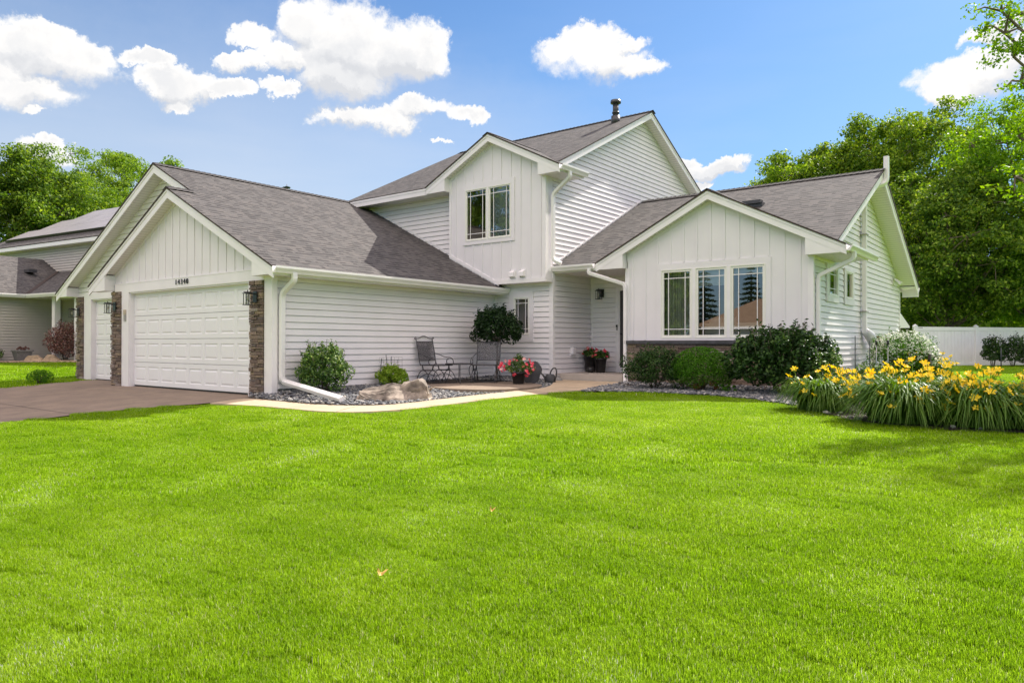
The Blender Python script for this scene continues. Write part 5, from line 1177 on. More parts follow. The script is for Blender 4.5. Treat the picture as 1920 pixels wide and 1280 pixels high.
# patio furniture ------------------------------------------------------
def chair(loc, rz, lab):
    t = empty('patio_chair', loc, rz); tag(t, lab, 'chair', 'wrought iron patio chairs'); I = M['iron']
    # local: faces +x ; width along y
    W = .27; b = MB()
    for s in (-1, 1):
        b.tube(bez((-.22, s * W, .40), (-.25, s * W, .42), (-.27, s * W, .5), (-.30, s * W, .7), 6) + bez((-.30, s * W, .7), (-.34, s * W, .85), (-.36, s * W, .95), (-.375, s * W, 1.0), 5), .011, 8)
        sp = [Vector((-.375 + .022 * math.sin(a) * (1 - a / 11) - .0, s * (W + .03 * (1 - math.cos(a)) * (1 - a / 12)), 1.0 + .03 * math.sin(a) * (1 - a / 12))) for a in [k * .6 for k in range(11)]]
        b.tube(sp, .008, 6)
    b.tube(bez((-.375, -W, 1.0), (-.38, -W * .4, .985), (-.385, -W * .4, 1.055), (-.385, 0, 1.055), 7) + bez((-.385, 0, 1.055), (-.385, W * .4, 1.055), (-.38, W * .4, .985), (-.375, W, 1.0), 7), .009, 6)
    b.tube([(-.355, -W, .93), (-.355, W, .93)], .009, 6); b.tube([(-.262, -W, .50), (-.262, W, .50)], .009, 6)
    sub(b, 'back_frame', I, t)
    p = MB(); p.face([(-.262, -W, .50), (-.262, W, .50), (-.30, W, .7), (-.30, -W, .7)]); p.face([(-.30, -W, .7), (-.30, W, .7), (-.355, W, .93), (-.355, -W, .93)]); sub(p, 'backrest', M['mesh'], t)
    s_ = MB(); s_.box((-.24, -W, .395), (.26, W, .405)); sub(s_, 'seat', M['mesh'], t)
    f = MB(); f.tube(rounded([(-.24, -W, .40), (.27, -W, .40), (.27, W, .40), (-.24, W, .40), (-.24, -W, .40)], .06), .012, 8); f.tube([(-.2, 0, .39), (.25, 0, .39)], .007, 6); sub(f, 'seat_frame', I, t)
    for s in (-1, 1):
        a = MB(); y = s * (W + .03)
        a.tube(bez((-.29, s * W, .66), (-.2, y, .66), (-.05, y, .57), (.10, y, .57), 8) + bez((.10, y, .57), (.28, y, .58), (.30, y, .40), (.14, y, .40), 10) + bez((.14, y, .40), (.02, y, .40), (.02, y, .54), (.10, y, .53), 8), .010, 6)
        sub(a, 'armrest', I, t)
    c = MB()
    for s in (-1, 1):
        y = s * W * .98
        for k in (0, 1):
            x0 = -.36 + k * .30
            c.tube(bez((x0, y, .01), (x0 + .08, y, .36), (x0 + .30, y, .40), (x0 + .44, y, .01), 14), .010, 6)
        c.tube(bez((-.30, y, .06), (-.15, y, .26), (.15, y, .26), (.30, y, .06), 12), .008, 6); c.tube([(-.16, y, .29), (.16, y, .29)], .014, 6)
        c.tube([(-.15, y, .29), (-.18, y, .39)], .016, 6); c.tube([(.12, y, .29), (.15, y, .39)], .016, 6)
    c.tube([(-.36, -W, .02), (-.36, W, .02)], .009, 6); c.tube([(.08, -W, .02), (.08, W, .02)], .009, 6)
    sub(c, 'base', I, t)
    return t
chair((-11.28, 11.75, .132), R(2), 'dark wrought iron chair turned sideways at the left of the patio table')
chair((-10.55, 12.62, .132), R(-62), 'dark wrought iron chair facing the lawn beneath the round topped tree')
tt = empty('side_table', (-10.85, 12.05, .132)); tag(tt, 'small dark wrought iron side table between the two patio chairs', 'table')
b = MB(); b.tube(rounded([(-.22, -.22, .43), (.22, -.22, .43), (.22, .22, .43), (-.22, .22, .43), (-.22, -.22, .43)], .08), .014, 8); sub(b, 'rim', M['iron'], tt)
b = MB(); b.box((-.22, -.22, .425), (.22, .22, .432)); sub(b, 'tabletop', M['mesh'], tt)
for sx in (-1, 1):
    for sy in (-1, 1):
        b = MB(); b.tube(bez((sx * .19, sy * .19, .43), (sx * .12, sy * .12, .30), (sx * .16, sy * .16, .2), (sx * .22, sy * .22, .0), 10), .009, 6); sub(b, 'leg', M['iron'], tt)
# potted flowers
def potted(loc, lab, ph, pr, ch, cr, nf, seed, grp='pots of red flowers', fl=None, tall=True, pm='pot', leafm='leaf_burn', low=0):
    t = empty('flower_pot', loc); tag(t, lab, 'potted plant', grp); rnd = random.Random(seed)
    b = MB(); b.lathe([(pr * .72, 0), (pr * .76, .02), (pr * .98, ph - .04), (pr * 1.04, ph - .04), (pr * 1.04, ph), (pr * .92, ph), (pr * .9, ph - .05), (0, ph - .05)], (0, 0, 0), 20); sub(b, 'pot', M[pm], t)
    shrub('', None, '', (cr, cr, ch), 1500, .045, leafm, seed, lumps=12, lump_r=.45, sprigs=14, root=t, stem=False, base=ph - .06, asp=.45)
    if tall: shrub('', None, '', (.09, .09, ch * .8), 260, .05, leafm, seed + 1, lumps=6, lump_r=.7, root=t, stem=False, base=ph + ch * .55, asp=.45)
    for i in range(nf):
        a = rnd.uniform(0, 6.28); e = rnd.uniform(-.5 - low, 1.2); q = rnd.uniform(.9, 1.15)
        p = (cr * math.cos(a) * math.cos(e) * q, cr * math.sin(a) * math.cos(e) * q, ph + ch * .35 + ch * (.5 + low * .3) * math.sin(e) * q)
        put_flower(t, MAND[i % 4], p, rnd.uniform(.5, 1.4), rnd.uniform(-1.0, 2.0), rnd.uniform(.8, 1.1))
    return t
potted((-9.62, 12.62, .132), 'dark pot overflowing with red and pink flowers on the patio beside the topiary tree', .26, .16, .30, .36, 44, 51, low=.75)
potted((-9.68, 15.72, .30), 'taller dark pot of red flowers beside the front door, left of the pair', .42, .17, .22, .2, 18, 52, tall=False)
potted((-9.28, 15.55, .30), 'shorter dark pot of red flowers beside the front door, right of the pair', .36, .15, .24, .21, 18, 53, tall=False)
b = MB(); b.lathe([(.05, 0), (.085, .02), (.10, .07), (.085, .13), (.05, .15), (0, .155)], (0, 0, 0), 18); o = b.build('ceramic_frog', M['pot']); o.location = (-9.45, 15.35, .3); tag(o, 'small round dark ornament between the two pots on the stoop', 'ornament')
# stone disc and hose reel beside the pot
dk = MB(); P = []
for i in range(26):
    a = 6.283 * i / 26; r = .27 * (1 + .08 * math.sin(3 * a) + .05 * math.sin(7 * a)); P.append((r * math.cos(a), r * math.sin(a) + .25))
Td = lambda u, o, z: (u * .85 + .0, -o + .12 * z, z)
dk.prism(P, .0, .05, Td); o = dk.build('slate_disc', M['cap']); o.location = (-9.62, 13.1, .12); o.rotation_euler = (0, 0, .3); tag(o, 'upright round dark slate slab leaning behind the flower pot', 'stone')
hr = empty('watering_can', (-9.42, 13.55, .12)); tag(hr, 'dark watering can with a looped handle near the porch corner', 'watering can')
b = MB(); b.lathe([(.11, 0), (.13, .03), (.12, .15), (.08, .2), (0, .21)], (0, 0, 0), 16); sub(b, 'body', M['cap'], hr)
b = MB(); b.tube(bez((0, .0, .2), (.05, .0, .42), (.28, .0, .40), (.13, .0, .05), 14), .016, 8); sub(b, 'handle', M['iron'], hr)
b = MB(); b.tube([(-.1, 0, .08), (-.25, 0, .22), (-.33, 0, .32)], .02, 8, rs=[.03, .016, .014]); sub(b, 'spout', M['cap'], hr)
rock('dark_rock', [(-.13, -.1, 0), (.13, -.1, 0), (.13, .1, 0), (-.13, .1, 0), (-.08, -.06, .16), (.09, -.05, .13), (.05, .07, .17), (-.06, .06, .14)], 'gravel', 'dark rounded rock at the foot of the white corner board by the stoop', (-9.62, 14.12, .12), .4, 7, .02)

# white flowering bush in a dark planter box behind the daylilies
wb = shrub('white_flower_bush', (-3.0, 18.2, .14), 'white flowering bush in front of the side wall, left of the fence', (.70, .6, 1.12), 6500, .05, 'leaf_box', 14, lumps=22, lump_r=.42, sprigs=30)
rnd = np.random.default_rng(4); n = 1500; a = rnd.uniform(0, 6.28, n); e = np.arcsin(rnd.uniform(-.25, 1, n)); q = rnd.uniform(.85, 1.12, n)
C = np.stack([.66 * np.cos(a) * np.cos(e) * q, .5 * np.sin(a) * np.cos(e) * q, .55 + .58 * np.sin(e) * q], 1); nn = rnd.normal(size=(n, 3)) * .5; nn[:, 2] += .5; nn[:, 1] -= .3
fo = link('flowers', leaf_mesh('flowers', C, nn, rnd.uniform(.03, .065, n), M['petal_white'], asp=.9, seed=3), wb); tag(fo, kind='stuff')
pb = MB()
for k in range(5): pb.box((-3.45, 18.45, .14 + k * .135), (-2.35, 18.49, .262 + k * .135)); pb.box((-2.45, 17.77, .14 + k * .135), (-2.41, 18.44, .262 + k * .135))
tag(pb.build('planter_box', M['wood_dark']), 'dark slatted wooden box screen around the foot of the white flowering bush', 'planter box')
for i, (x, y) in enumerate([(-3.35, 17.2), (-3.15, 17.35)]):
    s = empty('garden_light', (x, y, .14)); tag(s, ('left' if i == 0 else 'right') + ' of two thin garden lights with dark heads in front of the white bush', 'garden light', 'garden stake lights')
    b = MB(); b.tube([(0, 0, 0), (0, 0, .88)], .009, 6); sub(b, 'stake', simple('silver', (.5, .5, .5), .3, 1), s); b = MB(); b.lathe([(0, 0), (.03, .0), (.022, .05), (.028, .09), (0, .1)], (0, 0, .86), 10); sub(b, 'head', M['black'], s)
for i, (x, y, h) in enumerate([(-3.62, 16.5, 1.05), (-3.42, 16.9, .95)]):
    b = MB(); b.tube([(0, 0, 0), (0, 0, h)], .010, 6); o = b.build('garden_stake', M['hook']); o.location = (x, y, .14); tag(o, ('left, taller' if i == 0 else 'right, shorter') + ' thin dark stake standing before the gas meter', 'garden stake', 'dark garden stakes')
shrub('perennial', (-3.35, 16.4, .14), 'low leafy green perennial in front of the white flowering bush', (.35, .3, .45), 1300, .05, 'leaf_burn', 19, lumps=10, sprigs=10)
shrub('perennial', (-3.6, 15.6, .14), 'gray purple low perennial at the base of the side wall', (.22, .2, .35), 700, .035, 'leaf_red', 20, lumps=8, sprigs=10)

# fence ---------------------------------------------------------------
fx = empty('vinyl_fence', (-4.98, 32.85, .1)); tag(fx, 'white vinyl privacy fence with square capped posts at the back of the right side yard', 'fence')
fdir = Vector((1.86, 2.31, 0)).normalized() * 1.0; fd_ = Vector((.6277, .7785, 0)); span = 2.97
fdv = Vector((-3.12 + 4.98, 35.16 - 32.85, 0)); span = fdv.length; fdv.normalize(); fn = Vector((fdv.y, -fdv.x, 0))
def FT(u, o, z): p = fdv * u + fn * o; return (p.x, p.y, z)
for k in range(5):
    b = MB(); u = k * span; b.box((u - .065, -.065, 0), (u + .065, .065, 1.66), FT)
    b.mesh([FT(u - .08, -.08, 1.66), FT(u + .08, -.08, 1.66), FT(u + .08, .08, 1.66), FT(u - .08, .08, 1.66), FT(u, 0, 1.74)], [(0, 1, 4), (1, 2, 4), (2, 3, 4), (3, 0, 4)]); sub(b, 'post', M['fence'], fx)
for k in range(4):
    b = MB(); u0, u1 = k * span + .065, (k + 1) * span - .065; b.box((u0, -.03, 1.48), (u1, .03, 1.63), FT); b.box((u0, -.03, .03), (u1, .03, .17), FT); n = 17; w = (u1 - u0) / n
    for i in range(n): b.box((u0 + i * w + .004, -.012, .17), (u0 + (i + 1) * w - .004, .012, 1.48), FT)
    b.box((u0, -.006, .17), (u1, .004, 1.48), FT); p_ = sub(b, 'panel', M['fence'], fx)
b = MB(); b.box((.13, .031, 1.575), (.34, .034, 1.59), FT); sub(b, 'maker_plate', M['joint'], p_)
for i, (u, r, h, lab) in enumerate([(2.2, .38, 1.12, 'leftmost dark shrub of the hedge row before the white fence'), (3.15, .5, 1.22, 'tallest green shrub of the hedge row, in front of the second fence post'), (4.1, .55, 1.0, 'third green shrub of the hedge row from the left'), (5.0, .55, 1.05, 'fourth green shrub of the hedge row from the left'), (6.0, .55, 1.1, 'green shrub of the hedge row cut by the right edge of the picture')]):
    p = Vector((-4.98, 32.85, .14)) + fdv * u + fn * 1.5
    shrub('hedge_shrub', p, lab, (r, r, h), 2200, .085, 'leaf_dark', 60 + i, lumps=14, lump_r=.45, sprigs=20, group='hedge row along the white fence')
wf = MB()
for k in range(6): p = Vector((-4.98, 32.85, .14)) + fdv * (2.0 + k * 1.1) + fn * 2.05; wf.tube([p, p + Vector((0, 0, .75))], .018, 6)
for z in (.2, .45, .7): a = Vector((-4.98, 32.85, .14 + z)) + fdv * 2.0 + fn * 2.05; wf.tube([a, a + fdv * 5.5], .003, 4)
tag(wf.build('wire_fence', M['hook']), 'low wire fence on dark posts in front of the hedge row', 'wire fence')
b = MB(); b.box((-.25, -.2, 0), (.25, .2, .85)); b.box((-.28, -.23, .85), (.28, .23, .93)); o = b.build('trash_bin', simple('slate_bin', (.12, .14, .18), .5)); o.location = (-6.1, 30.6, .14); tag(o, 'slate blue bin beyond the far corner of the house beside the fence', 'bin')

# trees ------------------------------------------------------------
def at(px, d, h=0): 
    t = (px - 960) / 1351.4; return (FWD[0] * d + RGT[0] * t * d, FWD[1] * d + RGT[1] * t * d, h)
TG = 'trees behind the houses'
tree('maple_tree', (-13.2, 49.4, .1), 'broad round maple rising behind the right roof wing, left half of the pair', height=13, crown=(4.9, 4.9, 4.6), cz=8.6, lobes=80, clumps=16, leaves=95, size=.21, clump_r=.75, lobe_r=1.25, mat='leaf_mid', seed=1, group=TG, up=.5, shell=.72)
tree('maple_tree', (-8.6, 50.6, .1), 'tall round maple behind the peak of the right side gable', height=14, crown=(5.4, 5.4, 5.3), cz=9.4, lobes=90, clumps=16, leaves=95, size=.21, clump_r=.75, lobe_r=1.3, mat='leaf_mid', seed=2, group=TG, up=.5, shell=.72)
tree('maple_tree', (-4.2, 36.5, .1), 'green maple behind the far corner of the house, before the tall pair', height=9, crown=(3.2, 3.2, 3.6), cz=5.0, lobes=50, clumps=14, leaves=95, size=.16, clump_r=.5, lobe_r=1.1, mat='leaf_maple', seed=3, group=TG, trunk=.14)
tree('birch_tree', at(1945, 32, .1), 'tall leafy tree with bright hanging foliage beyond the right end of the fence', height=11, crown=(3.9, 3.8, 5.0), cz=6.7, lobes=90, clumps=15, leaves=95, size=.15, clump_r=.55, lobe_r=1.1, shell=.65, mat='leaf_bright', seed=4, group=TG, trunk=.16, up=.45)
twigs = []
_c = at(2300, 11, 0)
for _px, _py in [(1885, 60), (1902, 105), (1878, 18), (1915, 150), (1925, 30), (1938, 215), (1912, 255), (1940, 310), (1965, 120), (1980, 20), (1990, 260), (2010, 170), (1960, 380), (1905, 330), (2040, 90), (2060, 300)]:
    _p = at(_px, 11, 0); twigs.append((_p[0] - _c[0], _p[1] - _c[1], .95 + (645 - _py) / 1351.4 * 11))
tree('birch_tree', at(2300, 11, .05), 'near tree hanging bright leafy twigs into the top right corner', height=9, crown=(2.2, 2.2, 3.0), cz=6.5, lobes=44, clumps=8, leaves=42, size=.068, clump_r=.22, lobe_r=.42, extra=twigs, mat='leaf_bright', seed=6, group=TG, trunk=.15, up=.35)
wx = [(1640, 47, 'shaded woodland tree behind the far corner of the house'), (1705, 50, 'woodland tree above the first fence post'), (1770, 46, 'woodland tree above the first fence panel'), (1835, 49, 'woodland tree with a pale trunk above the second fence post'), (1900, 47, 'sunlit woodland tree behind the fence at the right edge'), (1975, 50, 'woodland tree just past the right edge')]
for i, (px, d, lab) in enumerate(wx):
    tree('woodland_tree', at(px, d, .1), lab, height=9, crown=(3.0, 3.0, 3.1), cz=3.7, lobes=26, clumps=12, leaves=70, size=.17, clump_r=.6, lobe_r=1.2, mat=('leaf_light' if i > 1 else 'leaf_maple'), seed=20 + i, group='woodland trees beyond the fence', trunk=.13, bark='bark_light')
for i, (px, d, lab) in enumerate([(1720, 66, 'far woodland tree, left of the distant row'), (1800, 64, 'far woodland tree in the middle of the distant row'), (1890, 66, 'far woodland tree, right of the distant row')]):
    tree('woodland_tree', at(px, d, 0), lab, height=10, crown=(4.5, 4, 4.5), cz=4.6, lobes=28, clumps=12, leaves=70, size=.24, clump_r=.8, lobe_r=1.6, mat='leaf_light', seed=30 + i, group='woodland trees beyond the fence', trunk=.15)
tree('maple_tree', at(45, 50, .3), 'dark dense maple behind the neighbour house at the left edge', height=13, crown=(4.8, 4.8, 5.0), cz=8.4, lobes=80, clumps=15, leaves=95, size=.22, clump_r=.75, lobe_r=1.3, shell=.7, mat='leaf_maple', seed=7, group=TG, up=.5)
tree('maple_tree', at(-60, 47, .3), 'dark maple cut by the left edge of the picture', height=13, crown=(4, 4, 4.5), cz=8.0, lobes=36, clumps=13, leaves=80, size=.19, clump_r=.65, lobe_r=1.4, mat='leaf_maple', seed=8, group=TG)
tree('locust_tree', at(225, 62, .3), 'open crowned locust tree behind the garage gable', height=17, crown=(6.2, 5.0, 5.4), cz=12.0, lobes=60, clumps=13, leaves=80, size=.20, clump_r=.7, lobe_r=1.3, mat='leaf_light', seed=9, group=TG, shell=.5, flat=.5)
tree('locust_tree', at(330, 66, .3), 'sparse branched locust peeking over the garage ridge', height=16, crown=(3.6, 3.4, 3.2), cz=13.0, lobes=20, clumps=8, leaves=40, size=.20, clump_r=.6, lobe_r=1.0, mat='leaf_light', seed=10, group=TG, shell=.6, flat=.45)
tree('locust_tree', at(150, 56, .3), 'mid green locust tree over the neighbour roof', height=13, crown=(4.6, 4, 4.2), cz=9.4, lobes=54, clumps=12, leaves=80, size=.18, clump_r=.65, lobe_r=1.2, mat='leaf_light', seed=11, group=TG)
def conifer(loc, lab, h, r, seed, n=9000, group=None):
    rnd = np.random.default_rng(seed); t = empty('spruce_tree', loc); tag(t, lab, 'tree', group); mb = MB(); mb.tube([(0, 0, 0), (0, 0, h * .97)], .2, 8, rs=[.16, .02]); C = []; NN = []
    lv = int(h * 2.2)
    for i in range(lv):
        z = h * (.12 + .86 * i / lv); rr = r * (1 - (z / h)) ** .85 + .08; k = max(5, int(13 * (1 - z / h) + 5))
        for j in range(k):
            a = 6.283 * j / k + i * .7; m = max(6, int(n / (lv * 11))); tt = rnd.random(m) ** .7; P = np.stack([np.cos(a) * rr * tt, np.sin(a) * rr * tt, z - .25 * rr * tt + .02 * rr], 1) + rnd.normal(size=(m, 3)) * np.array([.13, .13, .06]) * (rr / r + .25)
            C.append(P); q = rnd.normal(size=(m, 3)) * .5; q[:, 2] += 1; NN.append(q)
            mb.tube([(0, 0, z), (math.cos(a) * rr * .9, math.sin(a) * rr * .9, z - .2 * rr)], .02, 4, rs=[.03, .006], caps=False)
    mb.build('trunk', M['bark'], t); C = np.concatenate(C); link('crown', leaf_mesh('crown', C, np.concatenate(NN), np.full(len(C), .24), M['conifer'], asp=.35, seed=seed), t); return t
conifer(at(537, 62, .3), 'spruce whose tip shows just above the garage ridge', 14.9, 2.6, 1)
# across the street, seen only as reflections in the front windows
conifer((-21.3, -31, 0), 'small spruce behind the brown roof across the street, reflected in the right pane', 8.0, 1.9, 2, group='spruces across the street')
conifer((-22.9, -25, 0), 'slender spruce across the street, reflected in the middle pane', 7.6, 1.7, 3, group='spruces across the street')
tree('maple_tree', (-23.7, -20, 0), 'dark leafy maple across the street, reflected in the left pane of the triple window', height=9, crown=(1.5, 1.5, 3.6), cz=4.2, lobes=40, clumps=12, leaves=60, size=.25, clump_r=.7, lobe_r=1.1, mat='leaf_maple', seed=45, group='trees across the street')
conifer((-35, -24, 0), 'dark spruce across the street, reflected in the left pane', 14, 3.4, 4, group='spruces across the street')
tree('maple_tree', (-14, -25, 0), 'leafy maple across the street behind the tan roofed house', height=11, crown=(3.5, 3.5, 3.5), cz=7, lobes=24, clumps=10, leaves=60, size=.25, clump_r=.8, lobe_r=1.4, mat='leaf_maple', seed=40, group='trees across the street')
tree('maple_tree', (-42, -20, 0), 'tall dense maple across the street, reflected in the left upper pane', height=17, crown=(4.5, 4.5, 7), cz=9, lobes=40, clumps=12, leaves=60, size=.35, clump_r=.9, lobe_r=1.8, mat='leaf_maple', seed=43, group='trees across the street')
tree('maple_tree', (-35.5, -20, 0), 'shorter maple across the street, reflected low in the right upper pane', height=9, crown=(3.2, 3.2, 3.6), cz=5.6, lobes=30, clumps=12, leaves=60, size=.3, clump_r=.8, lobe_r=1.4, mat='leaf_light', seed=44, group='trees across the street')
tree('maple_tree', (-31, -26, 0), 'large leafy maple across the street, reflected in the upper window', height=12, crown=(4.5, 4.5, 5), cz=8, lobes=26, clumps=10, leaves=60, size=.3, clump_r=.9, lobe_r=1.5, mat='leaf_maple', seed=41, group='trees across the street')
oh = empty('tan_roof_house', (-15.0, -26, -.1)); oh.scale = (1, 1, .92); tag(oh, 'house with a brown hip roof across the street, seen reflected in the front window', 'house')
b = MB(); b.box((-7, -4, 0), (6, 4, 2.6)); sub(b, 'wall', M['nsiding'], oh); b = MB()
for s in [[(-7.5, 4.5, 2.6), (6.5, 4.5, 2.6), (3, 0, 5.0), (-4, 0, 5.0)], [(-7.5, -4.5, 2.6), (6.5, -4.5, 2.6), (3, 0, 5.0), (-4, 0, 5.0)], [(-7.5, 4.5, 2.6), (-7.5, -4.5, 2.6), (-4, 0, 5.0)], [(6.5, 4.5, 2.6), (6.5, -4.5, 2.6), (3, 0, 5)]]: b.face(s)
sub(b, 'roof', M['roof_tan'], oh); b = MB(); b.box((-7.55, 4.5, 2.45), (6.55, 4.56, 2.62)); sub(b, 'gutter', M['trim'], oh)
b = MB(); b.box((-5.8, 4.0, 0), (-3.2, 4.08, 2.1)); sub(b, 'garage_door', M['door_white'], oh); b = MB(); b.box((0, 4.0, .8), (2, 4.06, 2.0)); sub(b, 'window', M['black'], oh)

# neighbour house ------------------------------------------------------------
nb = empty('neighbor_house', (-34.32, 11.32, 0), R(7.4)); tag(nb, 'neighbour house with gray beige siding, gray shingle roofs and solar panels at the left edge', 'house')
IDT = lambda u, o, z: (u, -o, z)
def npart(mb, name, mat, lab=None): return sub(mb, name, mat, nb, lab)
SDn = lambda X: (lambda u, o, z: (X + o, u, z)); FRn = lambda Y: (lambda u, o, z: (u, Y - o, z))
NZ = 3.07; NS = M['nsiding']
mb = MB(); wall_faces(mb, [(-9, .2), (1.6, .2), (1.6, NZ), (-9, NZ)], SDn(-.4), exposure=.118, depth=.03, zb=.22); npart(mb, 'wall', NS)
mb = MB(); wall_faces(mb, [(-.4, .2), (8, .2), (8, NZ), (-.4, NZ)], FRn(1.6), exposure=.118, depth=.03, zb=.22); npart(mb, 'wall', NS)
mb = MB(); wall_faces(mb, [(-9.3, 3.0), (4.9, 3.0), (4.9, 5.6), (-9.3, 5.6)], FRn(2.5), [(1.35, 2.6, 4.5, 5.25)], exposure=.118, depth=.03, zb=.22); npart(mb, 'wall', NS)
mb = MB(); mb.box((-9.3, 2.52, 2.5), (-9.25, 10, 5.6)); mb.box((-9.3, 10, 0), (4.9, 10.05, 5.6)); mb.box((4.9, 2.5, 0), (4.95, 10, 5.6)); mb.box((-7.2, -9, 0), (-7.15, 2.5, 3)); mb.box((-7.2, -9.02, 0), (-.4, -9, 3)); npart(mb, 'wall', NS)
mb = MB(); Sg = .5
def nslab(poly): slab(mb, poly, .04, M['shingle'], M['shingle_edge'])
nslab([(0, -9.5, NZ), (0, 0, NZ), (-2.5, 2.5, NZ + 2.5 * Sg), (-3.8, 2.5, NZ + 3.8 * Sg), (-3.8, -9.5, NZ + 3.8 * Sg)])
nslab([(-3.8, -9.5, NZ + 3.8 * Sg), (-3.8, 2.5, NZ + 3.8 * Sg), (-7.6, 2.5, NZ), (-7.6, -9.5, NZ)])
nslab([(0, 0, NZ), (8.4, 0, NZ), (8.4, 2.5, NZ + 2.5 * Sg), (-2.5, 2.5, NZ + 2.5 * Sg)])
npart(mb, 'roof', None); UE = 5.68; US = .56; HD = 4.4
mb = MB(); X0, X1, Y0 = -9.9, 5.0, 2.1
nslab([(X0, Y0, UE), (X1, Y0, UE), (X1, Y0 + HD, UE + US * HD), (X0 + HD, Y0 + HD, UE + US * HD)])
nslab([(X0, Y0, UE), (X0 + HD, Y0 + HD, UE + US * HD), (X0, Y0 + 2 * HD, UE)])
nslab([(X0, Y0 + 2 * HD, UE), (X0 + HD, Y0 + HD, UE + US * HD), (X1, Y0 + HD, UE + US * HD), (X1, Y0 + 2 * HD, UE)])
npart(mb, 'roof', None)
mb = MB(); mb.box((X0, Y0 + .02, UE - .2), (X1, Y0 + .045, UE - .03)); mb.box((X0 + .02, Y0 + .05, UE - .2), (X0 + .045, Y0 + 8, UE - .03)); npart(mb, 'fascia', M['trim'])
mb = MB(); mb.face([(X0 + .03, Y0 + .05, UE - .19), (X1, Y0 + .05, UE - .19), (X1, 2.5, UE - .19), (X0 + .03, 2.5, UE - .19)]); mb.face([(-.4, -9.4, NZ - .16), (-.03, -9.4, NZ - .16), (-.03, .03, NZ - .16), (-.4, .03, NZ - .16)]); mb.face([(-.4, .03, NZ - .16), (8.3, .03, NZ - .16), (8.3, 1.6, NZ - .16), (-.4, 1.6, NZ - .16)]); npart(mb, 'soffit', M['trim'])
mb = MB()
for (a, b_, o_) in (((.01, -9.5, NZ - .02), (.01, -.1, NZ - .02), (1, 0, 0)), ((.05, -.02, NZ - .02), (8.4, -.02, NZ - .02), (0, -1, 0))):
    a, b_, o_ = Vector(a), Vector(b_), Vector(o_); prof = [(0, 0), (0, -.15), (.08, -.15), (.13, -.05), (.13, 0), (.11, 0), (.11, -.03), (.02, -.12)]; V = [a + o_ * p + Vector((0, 0, q)) for p, q in prof] + [b_ + o_ * p + Vector((0, 0, q)) for p, q in prof]; n = 8
    mb.mesh(V, [(i, (i + 1) % n, (i + 1) % n + n, i + n) for i in range(n)] + [tuple(range(n)), tuple(range(n, 2 * n))])
npart(mb, 'gutter', M['gutter'])
# dark valley flashing
mb = MB(); mb.mesh([(.05, -.12, NZ + .015), (.12, .05, NZ + .03), (-2.42, 2.5, NZ + 2.5 * Sg + .03), (-2.55, 2.42, NZ + 2.5 * Sg + .03)], [(0, 1, 2, 3)]); npart(mb, 'valley_flashing', M['shingle_edge'])
for x in (1.55, 3.2):
    mb = MB(); mb.box((x - .11, .22, .2), (x + .11, .44, NZ - .16)); npart(mb, 'porch_post', M['trim'])
nw = MB()
for k in (0, 1): nw.box((1.32 + k * .63, 2.46, 4.5), (1.38 + k * .63, 2.5, 5.25))
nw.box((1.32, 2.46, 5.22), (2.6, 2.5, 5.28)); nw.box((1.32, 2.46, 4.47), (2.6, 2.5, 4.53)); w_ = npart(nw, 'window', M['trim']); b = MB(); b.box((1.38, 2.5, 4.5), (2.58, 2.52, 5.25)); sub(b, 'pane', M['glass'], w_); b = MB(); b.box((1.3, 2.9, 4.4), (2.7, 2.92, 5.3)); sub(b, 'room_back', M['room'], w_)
# solar array: raised panels on the upper front slope
so_ = MB(); nz_ = Vector((0, -US, 1)).normalized()
def sp_(x, t): return Vector((x, Y0 + t, UE + US * t)) + nz_ * .13
cols = []
for r in range(3):
    t0 = .75 + r * 1.08; x0 = X0 + t0 + 1.2
    k = 0
    while x0 + k * 1.7 < 3.2:
        a = x0 + k * 1.7; P = [sp_(a + .012, t0), sp_(a + 1.688, t0), sp_(a + 1.688, t0 + 1.06), sp_(a + .012, t0 + 1.06)]; Q = [p - nz_ * .05 for p in P]
        so_.mesh(P + Q, [(0, 1, 2, 3), (4, 7, 6, 5), (0, 4, 5, 1), (1, 5, 6, 2), (2, 6, 7, 3), (3, 7, 4, 0)]); k += 1
npart(so_, 'solar_panels', M['solar'])
b = MB(); P = [sp_(X0 + 1.9, .72), sp_(4.9, .72)]; b.mesh([P[0], P[1], P[1] - nz_ * .12, P[0] - nz_ * .12], [(0, 1, 2, 3)]); npart(b, 'panel_skirt', M['black'])
b = MB(); b.tube([(1.0, 6.0, 7.6), (1.0, 6.0, 8.3)], .06, 10); npart(b, 'vent_pipe', M['rust'])
b = MB(); b.box((-2.2, .9, NZ + 1.08), (-1.8, 1.25, NZ + 1.22)); npart(b, 'roof_vent', M['pipe_dark'])
# neighbour front bed
shrub('shrub', (-31.9, 11.85, .28), 'reddish leaved shrub in front of the neighbour porch post', (.78, .6, 1.5), 5500, .07, 'leaf_red', 71, lumps=20, lump_r=.42, sprigs=30)
rock('field_rock', [(-.42, -.2, 0), (.42, -.2, 0), (.38, .2, 0), (-.38, .2, 0), (-.2, -.12, .28), (.15, -.1, .30), (0, .15, .28), (-.34, 0, .15), (.36, 0, .16)], 'rock', 'oval tan rock in the neighbour bed, left of the pair', (-32.55, 11.0, .25), .66, 3, .03, group='tan rocks in the neighbour bed')
rock('field_rock', [(-.36, -.2, 0), (.34, -.2, 0), (.3, .2, 0), (-.3, .2, 0), (-.22, -.05, .34), (.02, -.08, .33), (-.1, .12, .33), (.30, 0, .12)], 'rock', 'slanted tan rock in the neighbour bed, right of the pair', (-31.85, 11.4, .25), .66, 5, .03, group='tan rocks in the neighbour bed')
np_ = empty('flower_pot', (-33.45, 10.85, .28)); tag(np_, 'gray square planter with dark red flowers against the neighbour wall', 'potted plant')
